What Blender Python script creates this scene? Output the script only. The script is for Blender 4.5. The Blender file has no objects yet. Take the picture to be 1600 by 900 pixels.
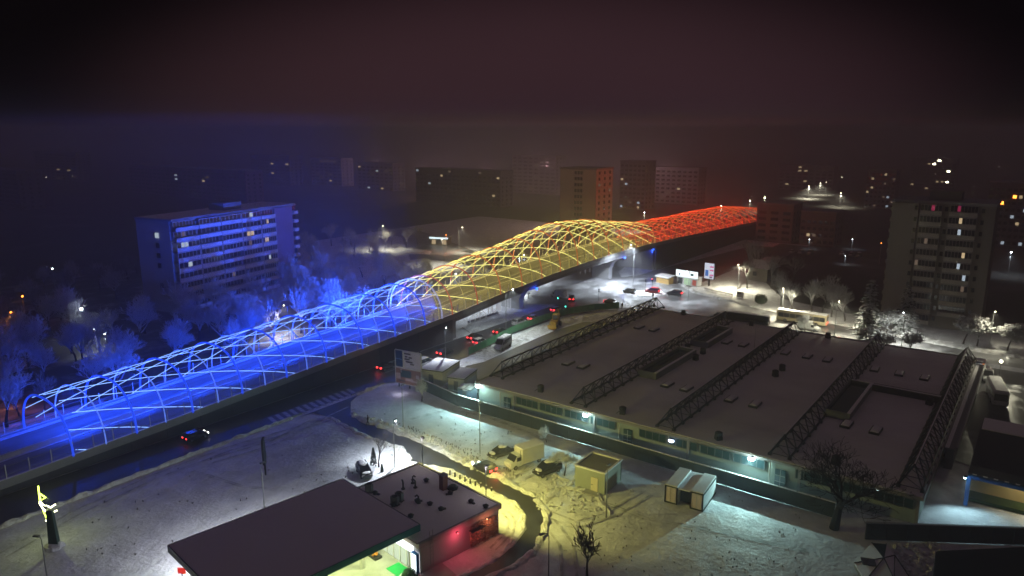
import bpy, math, random
from mathutils import Vector, Matrix
R = math.radians
rnd = random.Random(7)
sc = bpy.context.scene
col = sc.collection
# ------------------------------------------------------------------ camera, sky, exposure
# world: x runs along the overpass, y to its left, z up; the drone hovers at (0,0,50)
HEAD, PITCH, FPX, CAMH = R(36.32), R(12.2), 1150.0, 50.0
cam_d = bpy.data.cameras.new('camera'); cam = bpy.data.objects.new('camera', cam_d); col.objects.link(cam)
cam.location = (0, 0, CAMH)
cam.rotation_euler = (R(90) - PITCH, 0, HEAD - R(90))
cam_d.sensor_width = 36; cam_d.lens = FPX / 1600 * 36
cam_d.clip_start = 0.5; cam_d.clip_end = 6000
sc.camera = cam
sc.view_settings.view_transform = 'Standard'; sc.view_settings.look = 'None'
sc.view_settings.exposure = 0; sc.view_settings.gamma = 1
cy = sc.cycles
cy.use_denoising = True
cy.max_bounces = 5; cy.diffuse_bounces = 2; cy.glossy_bounces = 2; cy.transmission_bounces = 3
cy.volume_bounces = 0; cy.transparent_max_bounces = 8
cy.sample_clamp_indirect = 3.0; cy.sample_clamp_direct = 0
cy.caustics_reflective = False; cy.caustics_refractive = False
cy.volume_step_rate = 4

world = bpy.data.worlds.new('World'); sc.world = world; world.use_nodes = True
wn = world.node_tree.nodes; wl = world.node_tree.links
bg = wn['Background']
def wnode(t, **k):
    n = wn.new(t)
    for a, b in k.items(): setattr(n, a, b)
    return n
tc = wnode('ShaderNodeTexCoord')
# city glow in the low cloud, over the far end of the overpass (azimuth 32 deg, 7 deg up)
def glow(az, el, lo):
    d = wnode('ShaderNodeVectorMath', operation='DOT_PRODUCT')
    d.inputs[1].default_value = (math.cos(R(el))*math.cos(R(az)), math.cos(R(el))*math.sin(R(az)), math.sin(R(el)))
    st = wnode('ShaderNodeVectorMath', operation='MULTIPLY'); st.inputs[1].default_value = (1, 1, 3.0)
    nm = wnode('ShaderNodeVectorMath', operation='NORMALIZE')
    wl.new(tc.outputs['Generated'], st.inputs[0]); wl.new(st.outputs[0], nm.inputs[0]); wl.new(nm.outputs[0], d.inputs[0])
    m = wnode('ShaderNodeMapRange', interpolation_type='SMOOTHERSTEP')
    m.inputs['From Min'].default_value = lo; m.inputs['From Max'].default_value = 1.0
    wl.new(d.outputs['Value'], m.inputs['Value'])
    return m.outputs['Result']
SKY_BASE = (0.0019, 0.0012, 0.0016, 1)
SKY_TOP = (0.050, 0.0315, 0.040, 1)   # low cloud overhead, lit by the whole town
SKY_GLOW = (0.037, 0.0172, 0.0215, 1)
cloud = wnode('ShaderNodeTexNoise'); cloud.inputs['Scale'].default_value = 2.2; cloud.inputs['Detail'].default_value = 4
wl.new(tc.outputs['Generated'], cloud.inputs['Vector'])
cm = wnode('ShaderNodeMapRange'); cm.inputs['To Min'].default_value = 0.82; cm.inputs['To Max'].default_value = 1.18
wl.new(cloud.outputs['Fac'], cm.inputs['Value'])
gm = wnode('ShaderNodeMath', operation='MULTIPLY')
wl.new(glow(35, 2, math.cos(R(37))), gm.inputs[0]); wl.new(cm.outputs['Result'], gm.inputs[1])
mx = wnode('ShaderNodeMix', data_type='RGBA')
sx = wnode('ShaderNodeSeparateXYZ'); wl.new(tc.outputs['Generated'], sx.inputs[0])
el = wnode('ShaderNodeMapRange', interpolation_type='SMOOTHSTEP'); el.inputs['From Min'].default_value = 0.10; el.inputs['From Max'].default_value = 0.95
wl.new(sx.outputs['Z'], el.inputs['Value'])
m0 = wnode('ShaderNodeMix', data_type='RGBA'); m0.inputs[6].default_value = SKY_BASE; m0.inputs[7].default_value = SKY_TOP
wl.new(el.outputs['Result'], m0.inputs[0]); wl.new(m0.outputs[2], mx.inputs[6]); mx.inputs[7].default_value = SKY_GLOW
wl.new(gm.outputs[0], mx.inputs[0])
wl.new(mx.outputs[2], bg.inputs['Color']); bg.inputs['Strength'].default_value = 1.0

# ------------------------------------------------------------------ survey helper: where a sight line meets a level / a plane
_f = Vector((math.cos(HEAD)*math.cos(PITCH), math.sin(HEAD)*math.cos(PITCH), -math.sin(PITCH)))
_r = Vector((math.sin(HEAD), -math.cos(HEAD), 0)); _u = _r.cross(_f)
def at(px, py, z=0.0):
    d = _f + _r*((px-800)/FPX) + _u*((450-py)/FPX)
    t = (z-CAMH)/d.z
    return Vector((d.x*t, d.y*t, z))
def atx(px, py, x):
    d = _f + _r*((px-800)/FPX) + _u*((450-py)/FPX)
    t = x/d.x
    return Vector((x, d.y*t, CAMH+d.z*t))

# ------------------------------------------------------------------ materials
MATS = {}
def mat(name, color, rough=0.7, var=0.15, scale=0.6, bump=0.0, bscale=None, metal=0.0, emit=None, estr=0.0, spec=0.4, dist=0.05, light=True):
    if name in MATS: return MATS[name]
    m = bpy.data.materials.new(name); m.use_nodes = True
    n = m.node_tree.nodes; l = m.node_tree.links; p = n['Principled BSDF']
    p.inputs['Roughness'].default_value = rough; p.inputs['Metallic'].default_value = metal
    p.inputs['Specular IOR Level'].default_value = spec
    g = n.new('ShaderNodeTexCoord')
    t = n.new('ShaderNodeTexNoise'); t.inputs['Scale'].default_value = scale; t.inputs['Detail'].default_value = 5
    l.new(g.outputs['Object'], t.inputs['Vector'])
    mx = n.new('ShaderNodeMix'); mx.data_type = 'RGBA'
    c = Vector(color)
    mx.inputs[6].default_value = (*(c*(1-var)), 1); mx.inputs[7].default_value = (*[min(1, q) for q in c*(1+var)], 1)
    l.new(t.outputs['Fac'], mx.inputs[0]); l.new(mx.outputs[2], p.inputs['Base Color'])
    if bump:
        t2 = n.new('ShaderNodeTexNoise'); t2.inputs['Scale'].default_value = bscale or scale*4; t2.inputs['Detail'].default_value = 6
        l.new(g.outputs['Object'], t2.inputs['Vector'])
        b = n.new('ShaderNodeBump'); b.inputs['Strength'].default_value = bump; b.inputs['Distance'].default_value = dist
        l.new(t2.outputs['Fac'], b.inputs['Height']); l.new(b.outputs['Normal'], p.inputs['Normal'])
    if emit:
        p.inputs['Emission Color'].default_value = (*emit, 1); p.inputs['Emission Strength'].default_value = estr
    if not light:
        m.cycles.emission_sampling = 'NONE'
    MATS[name] = m
    return m
def mixed(name, ca, cb, scale, lo, hi, ra=0.8, rb=0.5, bump=0.3, dist=0.1, stretch=(1, 1, 1), fine=6.0):
    """two surface kinds broken up by noise (snow lying in patches on asphalt, for one)"""
    m = bpy.data.materials.new(name); m.use_nodes = True
    n = m.node_tree.nodes; l = m.node_tree.links; p = n['Principled BSDF']
    g = n.new('ShaderNodeTexCoord'); mp = n.new('ShaderNodeMapping'); mp.inputs['Scale'].default_value = stretch
    l.new(g.outputs['Object'], mp.inputs['Vector'])
    t = n.new('ShaderNodeTexNoise'); t.inputs['Scale'].default_value = scale; t.inputs['Detail'].default_value = 8; t.inputs['Roughness'].default_value = 0.62
    l.new(mp.outputs[0], t.inputs['Vector'])
    mr = n.new('ShaderNodeMapRange'); mr.inputs['From Min'].default_value = lo; mr.inputs['From Max'].default_value = hi
    l.new(t.outputs['Fac'], mr.inputs['Value'])
    mx = n.new('ShaderNodeMix'); mx.data_type = 'RGBA'; mx.inputs[6].default_value = (*ca, 1); mx.inputs[7].default_value = (*cb, 1)
    l.new(mr.outputs[0], mx.inputs[0]); l.new(mx.outputs[2], p.inputs['Base Color'])
    mr2 = n.new('ShaderNodeMapRange'); mr2.inputs['To Min'].default_value = ra; mr2.inputs['To Max'].default_value = rb
    l.new(mr.outputs[0], mr2.inputs['Value']); l.new(mr2.outputs[0], p.inputs['Roughness'])
    t2 = n.new('ShaderNodeTexNoise'); t2.inputs['Scale'].default_value = fine; t2.inputs['Detail'].default_value = 6
    l.new(g.outputs['Object'], t2.inputs['Vector'])
    ad = n.new('ShaderNodeMath'); ad.operation = 'MULTIPLY_ADD'; ad.inputs[1].default_value = 0.6
    l.new(t2.outputs['Fac'], ad.inputs[0]); l.new(t.outputs['Fac'], ad.inputs[2])
    b = n.new('ShaderNodeBump'); b.inputs['Strength'].default_value = bump; b.inputs['Distance'].default_value = dist
    l.new(ad.outputs[0], b.inputs['Height']); l.new(b.outputs['Normal'], p.inputs['Normal'])
    MATS[name] = m
    return m
def glowmat(name, color, s, light=False):
    return mat(name, (0.02, 0.02, 0.02), emit=color, estr=s, light=light)
SNOW = mixed('snow', (0.62, 0.63, 0.66), (0.84, 0.85, 0.88), 0.35, 0.35, 0.65, 0.75, 0.6, 0.7, 0.3, fine=1.7)
BANK = mixed('ploughed_snow', (0.45, 0.44, 0.43), (0.8, 0.81, 0.83), 1.1, 0.3, 0.6, 0.8, 0.7, 0.9, 0.25, fine=5)
OLDSNOW = mixed('old_roof_snow', (0.58, 0.56, 0.56), (0.82, 0.81, 0.82), 0.07, 0.3, 0.62, 0.8, 0.7, 0.5, 0.1, (1.0, 0.45, 1), fine=1.2)
ROOFSNOW = mat('roof_snow', (0.82, 0.81, 0.84), 0.8, 0.05, 0.25, 0.25, 1.4, dist=0.08)
ASPH = mixed('wet_asphalt', (0.036, 0.037, 0.041), (0.075, 0.075, 0.08), 0.5, 0.35, 0.7, 0.42, 0.65, 0.25, 0.03)
SLUSH = mixed('slushy_asphalt', (0.032, 0.033, 0.036), (0.42, 0.42, 0.44), 0.22, 0.53, 0.74, 0.3, 0.75, 0.4, 0.05)
CROSS = mixed('trampled_slush', (0.10, 0.10, 0.105), (0.5, 0.5, 0.52), 0.11, 0.40, 0.64, 0.3, 0.7, 0.3, 0.04)
DECKM = mixed('salted_asphalt', (0.13, 0.13, 0.135), (0.36, 0.36, 0.37), 0.3, 0.4, 0.72, 0.5, 0.7, 0.2, 0.02, (0.12, 2.2, 1))
WALLD = mat('ramp_wall_concrete', (0.055, 0.056, 0.066), 0.85, 0.25, 0.3, 0.2, 3)  # one darker concrete tone for the ramp walls
CONC = mat('concrete', (0.30, 0.30, 0.31), 0.8, 0.18, 0.35, 0.2, 3)
CONCD = mat('dark_concrete', (0.17, 0.17, 0.19), 0.8, 0.2, 0.3, 0.2, 3)
PLASTER = mat('cream_plaster', (0.23, 0.21, 0.18), 0.85, 0.12, 0.22, 0.1, 4)
PLASTG = mat('grey_plaster', (0.26, 0.26, 0.27), 0.85, 0.15, 0.2, 0.1, 4)
PLUM = mat('plum_render', (0.30, 0.2, 0.27), 0.85, 0.1, 0.2)
WHITEP = mat('white_paint', (0.72, 0.72, 0.72), 0.45, 0.06)
GREYM = mat('grey_metal', (0.22, 0.23, 0.24), 0.5, 0.12, 1.2, metal=0.4)
DARKM = mat('dark_steel', (0.025, 0.028, 0.03), 0.5, 0.25, 1.0, metal=0.3)
POLEM = mat('galvanised_pole', (0.28, 0.29, 0.3), 0.5, 0.1, 1.0, metal=0.6)
BLACK = mat('black_rubber', (0.015, 0.015, 0.016), 0.8)
GLASS = mat('dark_glass', (0.014, 0.017, 0.022), 0.12, 0.2, 0.5, spec=0.7)
FRAMEM = mat('window_frame', (0.55, 0.55, 0.55), 0.5, 0.1)
FENCEM = mat('fence_panel_paint', (0.028, 0.042, 0.05), 0.75, 0.2, 0.8, 0.1, 5)
GREENF = mixed('green_mesh', (0.04, 0.28, 0.10), (0.2, 0.46, 0.26), 0.9, 0.35, 0.7, 0.8, 0.8, 0.3, 0.03)
YELL = mat('machine_yellow', (0.62, 0.36, 0.03), 0.5, 0.2, 1.5)
BARK = mat('bark', (0.035, 0.028, 0.024), 0.9, 0.3, 2)
TWIG = mat('dark_twig', (0.05, 0.042, 0.036), 0.9, 0.3, 2)
FROST = mat('frosted_twig', (0.6, 0.61, 0.63), 0.8, 0.25, 1.2)
HALF = mat('half_frosted_twig', (0.3, 0.29, 0.28), 0.85, 0.5, 1.2)
RIBRED = mat('orange_red_rib_glow_paint', (0.50, 0.20, 0.13), 0.5, 0.1, 0.8, emit=(0.62, 0.13, 0.035), estr=0.6, light=False)  # glow put into the whole rib paint, in place of lamp light
RIBBLUE = mat('blue_rib_glow_paint', (0.12, 0.18, 0.6), 0.5, 0.1, 0.8, emit=(0.012, 0.07, 1.0), estr=1.0, light=False)
RIBPALE = mat('pale_blue_rib_glow_paint', (0.5, 0.55, 0.8), 0.5, 0.1, 0.8, emit=(0.10, 0.22, 1.0), estr=0.95, light=False)
RIBYEL = mat('yellow_rib_glow_paint', (0.6, 0.56, 0.3), 0.5, 0.1, 0.8, emit=(0.85, 0.74, 0.2), estr=0.38, light=False)
RIBORANGE = mat('orange_rib_glow_paint', (0.5, 0.2, 0.1), 0.5, 0.1, 0.8, emit=(1.0, 0.36, 0.08), estr=0.5, light=False)
RIBCRIM = mat('red_rib_glow_paint', (0.5, 0.12, 0.1), 0.5, 0.1, 0.8, emit=(0.9, 0.06, 0.02), estr=0.45, light=False)
RIBWHITE = mat('white_rib_glow_paint', (0.7, 0.7, 0.75), 0.5, 0.06, 0.8, emit=(0.45, 0.5, 0.9), estr=0.6, light=False)
LEDB = glowmat('blue_light_line', (0.24, 0.44, 1.0), 2.4)
LEDY = glowmat('yellow_light_line', (1.0, 0.93, 0.26), 2.4)
LEDR = glowmat('red_light_line', (1.0, 0.12, 0.03), 2.0)
TAIL = glowmat('tail_light_on', (1.0, 0.03, 0.03), 9)
HEADL = glowmat('headlight_on', (1.0, 0.97, 0.9), 14)
LAMPW = glowmat('lamp_white', (0.9, 0.97, 1.0), 40)
LAMPT = glowmat('lamp_teal_white', (0.72, 1.0, 0.98), 60)
LAMPY = glowmat('lamp_warm', (1.0, 0.92, 0.6), 30)
LAMPO = glowmat('lamp_orange', (1.0, 0.25, 0.03), 12)
LAMPB = glowmat('lamp_blue', (0.02, 0.12, 1.0), 7)
WINW = glowmat('lit_window_warm', (1.0, 0.74, 0.42), 0.7)
WINC = glowmat('lit_window_cool', (0.72, 0.86, 1.0), 0.7)
WIND = glowmat('lit_window_dim', (1.0, 0.7, 0.5), 0.15)
WINP = glowmat('lit_window_red', (1.0, 0.06, 0.22), 0.3)

# ------------------------------------------------------------------ mesh builder
class MB:
    def __init__(s): s.v = []; s.f = []; s.mi = []
    def add(s, vs, fs, mi=0):
        b = len(s.v); s.v += [tuple(p) for p in vs]; s.f += [tuple(i+b for i in f) for f in fs]; s.mi += [mi]*len(fs); return s
    def box(s, c, d, rz=0.0, mi=0):
        x, y, z = [q/2 for q in d]; ca, sa = math.cos(rz), math.sin(rz)
        vs = [(c[0]+i*x*ca-j*y*sa, c[1]+i*x*sa+j*y*ca, c[2]+k*z) for k in (-1, 1) for i, j in ((-1, -1), (1, -1), (1, 1), (-1, 1))]
        return s.add(vs, [(3, 2, 1, 0), (4, 5, 6, 7), (0, 1, 5, 4), (1, 2, 6, 5), (2, 3, 7, 6), (3, 0, 4, 7)], mi)
    def tube(s, pts, r, n=6, mi=0, cap=True):
        pts = [Vector(p) for p in pts]; rs = r if isinstance(r, (list, tuple)) else [r]*len(pts)
        vs = []; fs = []; prev = None
        for i, p in enumerate(pts):
            t = (pts[min(i+1, len(pts)-1)]-pts[max(i-1, 0)])
            if t.length < 1e-6: t = Vector((0, 0, 1))
            t.normalize()
            if prev is None: a = t.cross(Vector((0, 0, 1)) if abs(t.z) < 0.95 else Vector((1, 0, 0))).normalized()
            else: a = (prev - t*prev.dot(t)); a = a.normalized() if a.length > 1e-6 else t.orthogonal().normalized()
            prev = a; b = t.cross(a)
            for k in range(n):
                q = 2*math.pi*(k+0.5)/n; vs.append(p+(a*math.cos(q)+b*math.sin(q))*rs[i])
        for i in range(len(pts)-1):
            for k in range(n):
                k2 = (k+1) % n; fs.append((i*n+k, i*n+k2, (i+1)*n+k2, (i+1)*n+k))
        if cap and n > 2:
            fs.append(tuple(range(n-1, -1, -1))); fs.append(tuple((len(pts)-1)*n+k for k in range(n)))
        return s.add(vs, fs, mi)
    def prism(s, poly, z0, z1, mi=0):
        n = len(poly); A = sum(poly[i][0]*poly[(i+1) % n][1]-poly[(i+1) % n][0]*poly[i][1] for i in range(n))
        if A < 0: poly = poly[::-1]
        vs = [(p[0], p[1], z0) for p in poly]+[(p[0], p[1], z1) for p in poly]
        fs = [tuple(range(n-1, -1, -1)), tuple(range(n, 2*n))]+[(i, (i+1) % n, n+(i+1) % n, n+i) for i in range(n)]
        return s.add(vs, fs, mi)
    def sheet(s, poly, z, mi=0):
        n = len(poly); A = sum(poly[i][0]*poly[(i+1) % n][1]-poly[(i+1) % n][0]*poly[i][1] for i in range(n))
        if A < 0: poly = poly[::-1]
        return s.add([(p[0], p[1], z) for p in poly], [tuple(range(n))], mi)
    def quad(s, a, b, c, d, mi=0): return s.add([a, b, c, d], [(0, 1, 2, 3)], mi)
    def lathe(s, prof, c=(0, 0, 0), n=10, mi=0):
        vs = []; fs = []
        for r, z in prof:
            for k in range(n):
                q = 2*math.pi*k/n; vs.append((c[0]+r*math.cos(q), c[1]+r*math.sin(q), c[2]+z))
        for i in range(len(prof)-1):
            for k in range(n):
                k2 = (k+1) % n; fs.append((i*n+k, i*n+k2, (i+1)*n+k2, (i+1)*n+k))
        fs.append(tuple(range(n-1, -1, -1))); fs.append(tuple((len(prof)-1)*n+k for k in range(n)))
        return s.add(vs, fs, mi)
    def blob(s, c, r, seed=0, n=7, m=5, mi=0, amp=0.25):
        q = random.Random(seed); r = r if isinstance(r, (tuple, list)) else (r, r, r)
        vs = []; fs = []
        for i in range(m+1):
            th = math.pi*i/m
            for k in range(n):
                ph = 2*math.pi*k/n; w = 1+amp*(q.random()-0.5)*2
                vs.append((c[0]+r[0]*math.sin(th)*math.cos(ph)*w, c[1]+r[1]*math.sin(th)*math.sin(ph)*w, c[2]+r[2]*math.cos(th)*w))
        for i in range(m):
            for k in range(n):
                k2 = (k+1) % n; fs.append((i*n+k, (i+1)*n+k, (i+1)*n+k2, i*n+k2))
        return s.add(vs, fs, mi)
    def loft(s, rings, mi=0, cap=True):
        n = len(rings[0]); vs = [p for r in rings for p in r]; fs = []
        for i in range(len(rings)-1):
            for k in range(n):
                k2 = (k+1) % n; fs.append((i*n+k, i*n+k2, (i+1)*n+k2, (i+1)*n+k))
        if cap: fs.append(tuple(range(n-1, -1, -1))); fs.append(tuple((len(rings)-1)*n+k for k in range(n)))
        return s.add(vs, fs, mi)
    def mesh(s, name, mats, smooth=False):
        me = bpy.data.meshes.new(name); me.from_pydata(s.v, [], s.f)
        mats = mats if isinstance(mats, (list, tuple)) else [mats]
        for m in mats: me.materials.append(m)
        if len(mats) > 1: me.polygons.foreach_set('material_index', s.mi)
        if smooth: me.polygons.foreach_set('use_smooth', [True]*len(s.f))
        me.update(); return me
    def build(s, name, mats, parent=None, loc=None, smooth=False, rz=0.0):
        o = bpy.data.objects.new(name, s.mesh(name, mats, smooth)); col.objects.link(o)
        if loc is not None: o.location = loc
        if rz: o.rotation_euler.z = rz
        if parent: o.parent = parent
        return o
def inst(name, me, parent=None, loc=(0, 0, 0), rot=(0, 0, 0), scale=None):
    o = bpy.data.objects.new(name, me); col.objects.link(o); o.location = loc; o.rotation_euler = rot
    if scale: o.scale = scale
    if parent: o.parent = parent
    return o
def tag(o, label=None, cat=None, group=None, kind=None):
    if label: o['label'] = label
    if cat: o['category'] = cat
    if group: o['group'] = group
    if kind: o['kind'] = kind
    return o
def thing(name, label, cat, loc=(0, 0, 0), rz=0.0, group=None):
    o = bpy.data.objects.new(name, None); col.objects.link(o); o.empty_display_size = 0.5
    o.location = loc; o.rotation_euler = (0, 0, rz)
    return tag(o, label, cat, group)
def copy_tree(o, parent=None):
    c = o.copy(); col.objects.link(c)
    if parent is not None: c.parent = parent
    for ch in list(o.children): copy_tree(ch, c)
    return c
def structure(mb, name, m, smooth=False): return tag(mb.build(name, m, smooth=smooth), kind='structure')
def lamp(name, parent, loc, color, power, size=0.0, kind='POINT', aim=None, angle=120, blend=0.6):
    d = bpy.data.lights.new(name, kind); d.energy = power; d.color = color
    d.shadow_soft_size = size
    if kind == 'SPOT': d.spot_size = R(angle); d.spot_blend = blend
    o = bpy.data.objects.new(name, d); col.objects.link(o); o.location = loc
    if aim is not None: o.rotation_euler = Vector(aim).to_track_quat('-Z', 'Y').to_euler()
    if parent: o.parent = parent
    return o
def P2(*pts, z=0.0): return [tuple(at(px, py, z)[:2]) for px, py in pts]
def ribbon(path, w):
    """left and right edge points of a strip of width w along a path"""
    L = []; Rr = []
    for i, p in enumerate(path):
        a = Vector(path[max(i-1, 0)]); b = Vector(path[min(i+1, len(path)-1)]); t = (b-a).normalized(); nrm = Vector((-t.y, t.x))
        L.append(Vector(p)+nrm*w/2); Rr.append(Vector(p)-nrm*w/2)
    return L, Rr

# ------------------------------------------------------------------ ground, roads, snow banks
from mathutils import noise as mnoise
def fr(a, b, st): return [a+st*k for k in range(int((b-a)/st)+1)]
def build_ground():
    xs = [-400, -150, -60, -20, 0]+fr(16, 112, 0.7)+fr(116, 260, 4)+[300, 360, 450, 600, 900, 1400, 2500, 4000]
    ys = [-1500, -700, -300, -120, -60, -30]+fr(-8, 22, 4)+fr(26, 106, 0.7)+fr(110, 260, 4)+[300, 360, 450, 600, 900, 1500, 3000]
    m = MB()
    for x in xs:
        for y in ys:
            v = Vector((x, y, 0)); h = mnoise.noise(v*0.35)*0.05+mnoise.noise(v*1.1)*0.035+max(0, mnoise.noise(v*0.09)-0.1)*0.1+mnoise.noise(v*0.7)*0.04
            m.v.append((x, y, -0.11+max(-0.05, min(0.085, h))))
    n = len(ys)
    for i in range(len(xs)-1):
        for j in range(n-1): m.f.append((i*n+j, (i+1)*n+j, (i+1)*n+j+1, i*n+j+1)); m.mi.append(0)
    structure(m, 'ground', SNOW, True)
build_ground()
FARG = mixed('town_and_shade_tone', (0.03, 0.03, 0.03), (0.25, 0.25, 0.26), 0.03, 0.55, 0.8, 0.9, 0.9, 0.2, 0.2, fine=0.4)  # dark roofs and woods; on the near field sheet it serves as shade
structure(MB().sheet([(214, -60), (335, -60), (335, 84), (262, 84), (236, 70), (222, 62), (214, 40)], 0.016), 'shaded_field_sheet', FARG)  # tree shade on the snow field, put in as a dark sheet
structure(MB().sheet([(-60, 141), (88, 141), (118, 168), (110, 186), (160, 224), (190, 262), (190, 270), (-60, 270)], 0.016), 'shaded_grove_sheet', mixed('shaded_grove_tone', (0.035, 0.033, 0.032), (0.4, 0.4, 0.42), 0.15, 0.5, 0.75, 0.9, 0.9, 0.3, 0.2, fine=1.0))  # darkness under the left trees, put in as ground colour
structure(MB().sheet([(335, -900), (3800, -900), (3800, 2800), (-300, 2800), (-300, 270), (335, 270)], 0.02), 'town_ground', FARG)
def road(name, poly, z, m): return structure(MB().sheet(poly, z), name, m)
SIDE_OUT = P2((560, 617), (548, 628), (548, 645), (570, 657), (600, 668), (640, 682), (690, 703), (735, 727), (795, 753), (837, 777), (853, 795), (853, 815), (849, 835), (835, 859), (800, 886), (760, 905), (700, 935))
SIDE_IN = P2((466, 652), (490, 645), (513, 651), (562, 677), (601, 692), (626, 699), (641, 719), (668, 726), (705, 735), (745, 756), (775, 772), (802, 785), (817, 806), (818, 826), (800, 851), (760, 880), (690, 915))
road('service_street', [(-60, 104.4), (98, 104.4), (101, 101.5), (128, 101.8), (140, 104.5), (165, 104.5), (180, 98), (188, 92), (300, 90), (320, 88), (320, 104), (243, 113), (-60, 113)], -0.012, ASPH)
road('side_road', SIDE_OUT+SIDE_IN[::-1], -0.006, ASPH)
road('cross_street', [(183, 97), (183.5, 66), (185, 40), (185.6, 12), (183, -80), (196, -80), (193.5, 12), (199, 38), (205, 63), (214, 85), (224, 95), (243, 110), (243, 135), (232, 186), (262, 240), (300, 330), (285, 340), (246, 245), (205, 200), (150, 172), (60, 140), (60, 133), (130, 134), (166, 130), (176, 112)], -0.002, CROSS)
road('courtyard', [(99, 80.5), (103, 93), (112, 99), (121, 96.5), (138, 97.5), (152, 98), (163, 96.5), (169, 91), (170, 82.5), (104, 82.3)], 0.002, ASPH)
road('parking_yard', [(126, 9), (182, 9), (182, -30), (112, -30)], -0.006, SLUSH)
road('car_park', [(292, 58), (330, 58), (332, 96), (296, 96)], -0.006, SLUSH)
road('far_road', [(230, 330), (300, 330), (420, 300), (640, 190), (900, 180), (900, 196), (650, 206), (430, 318), (300, 352), (230, 352)], -0.01, SLUSH)
road('station_forecourt', [(20, 46), (56, 46), (58, 53), (60, 68), (60, 71), (36.5, 75), (31, 72), (26, 58)], -0.004, mixed('forecourt_paving', (0.30, 0.30, 0.29), (0.5, 0.5, 0.5), 0.3, 0.4, 0.7, 0.5, 0.6, 0.2, 0.03))
def snowbank(path, w, h, seed, name='snow_bank'):
    q = random.Random(seed); m = MB(); pts = []
    for i in range(len(path)-1):
        a, b = Vector(path[i]), Vector(path[i+1]); k = max(1, int((b-a).length/0.9))
        pts += [a+(b-a)*j/k for j in range(k)]
    pts.append(Vector(path[-1])); L, Rr = ribbon(pts, 1.0); N = 6; rows = []
    for i, p in enumerate(pts):
        nrm = (L[i]-Rr[i]); ww = w*(0.7+0.6*q.random()); hh = h*(0.35+0.9*q.random())
        if i in (0, len(pts)-1): hh *= 0.1
        off = (q.random()-0.5)*w*0.3
        rows.append([(p.x+nrm.x*(off+ww*(k/(N-1)-0.5)), p.y+nrm.y*(off+ww*(k/(N-1)-0.5)), -0.13+hh*math.sin(math.pi*k/(N-1))**0.8*(0.75+0.5*q.random())+0.02) for k in range(N)])
    vs = [p for r in rows for p in r]; fs = [(i*N+k, (i+1)*N+k, (i+1)*N+k+1, i*N+k+1) for i in range(len(rows)-1) for k in range(N-1)]
    m.add(vs, fs); o = m.build(name, BANK); tag(o, kind='structure'); return o
snowbank(SIDE_OUT[2:10], 1.6, 0.55, 1); snowbank(SIDE_OUT[9:], 1.3, 0.35, 2); snowbank(SIDE_IN[2:7], 1.1, 0.35, 3); snowbank(SIDE_IN[7:], 1.0, 0.35, 4)
snowbank([(30, 103.9), (60, 104.1), (76, 104.1)], 0.8, 0.5, 5); snowbank([(89.5, 103.4), (97, 104)], 0.8, 0.5, 6)
snowbank([(121, 99.2), (138, 101.2), (152, 101.5), (165, 100)], 4.6, 0.5, 7); snowbank([(165, 100), (176, 94.5), (182.4, 84)], 6, 0.6, 8)
snowbank([(182.6, 84), (184.2, 50), (185, 12)], 1.6, 0.6, 9); snowbank([(223, 95), (214, 85.5), (206, 63), (200, 38), (194.6, 12), (193, -20)], 2.0, 0.6, 10)
snowbank([(202, 34), (198.5, 17), (196, 0)], 4.0, 0.4, 11); snowbank([(103.5, 92), (110, 98.5), (119, 99.5)], 2.6, 0.5, 12)
snowbank([(205, 203), (198, 196), (192, 180), (192, 169)], 2.0, 0.4, 13)
snowbank([(75, 51), (82, 52), (84, 47), (79, 42)], 1.2, 0.25, 14); snowbank([(86, 58), (84.5, 52)], 1.0, 0.3, 15)
snowbank([(212, 97), (207, 100), (203, 98)], 2.4, 0.3, 16)
# traffic islands of snow on the far side of the overpass
def mound(poly, h, name='snow_island', seed=1):
    q = random.Random(seed); c = Vector((sum(p[0] for p in poly)/len(poly), sum(p[1] for p in poly)/len(poly)))
    pts = []
    for i in range(len(poly)):
        a, b = Vector(poly[i]), Vector(poly[(i+1) % len(poly)])
        for j in range(5): pts.append(a+(b-a)*j/5)
    m = MB(); n = len(pts)
    rings = [[(p.x, p.y, -0.1) for p in pts], [(p.x*0.97+c.x*0.03, p.y*0.97+c.y*0.03, h*(0.6+0.3*q.random())) for p in pts], [(p.x*0.5+c.x*0.5, p.y*0.5+c.y*0.5, h*(0.8+0.4*q.random())) for p in pts]]
    m.loft(rings, cap=False); m.add([r for r in rings[2]]+[(c.x, c.y, h)], [(i, (i+1) % n, n) for i in range(n)])
    return tag(m.build(name, SNOW, smooth=False), kind='structure')
mound(P2((628, 408), (660, 404), (720, 412), (770, 422), (745, 436), (690, 428), (640, 420)), 0.16, seed=1)
mound(P2((612, 392), (640, 388), (675, 393), (672, 398), (630, 396)), 0.16, seed=2)
mound(P2((563, 402), (590, 400), (612, 405), (590, 410)), 0.16, seed=3)
mound(P2((965, 425), (985, 410), (1050, 405), (1052, 412), (1000, 430), (970, 433)), 0.16, seed=4)
mound(P2((722, 512), (738, 506), (748, 512), (735, 520)), 0.14, seed=5)
mound(P2((768, 500), (800, 490), (840, 478), (848, 482), (800, 500)), 0.14, seed=7)
mound(P2((993, 455), (1030, 452), (1040, 460), (1000, 464)), 0.14, seed=6)
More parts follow.
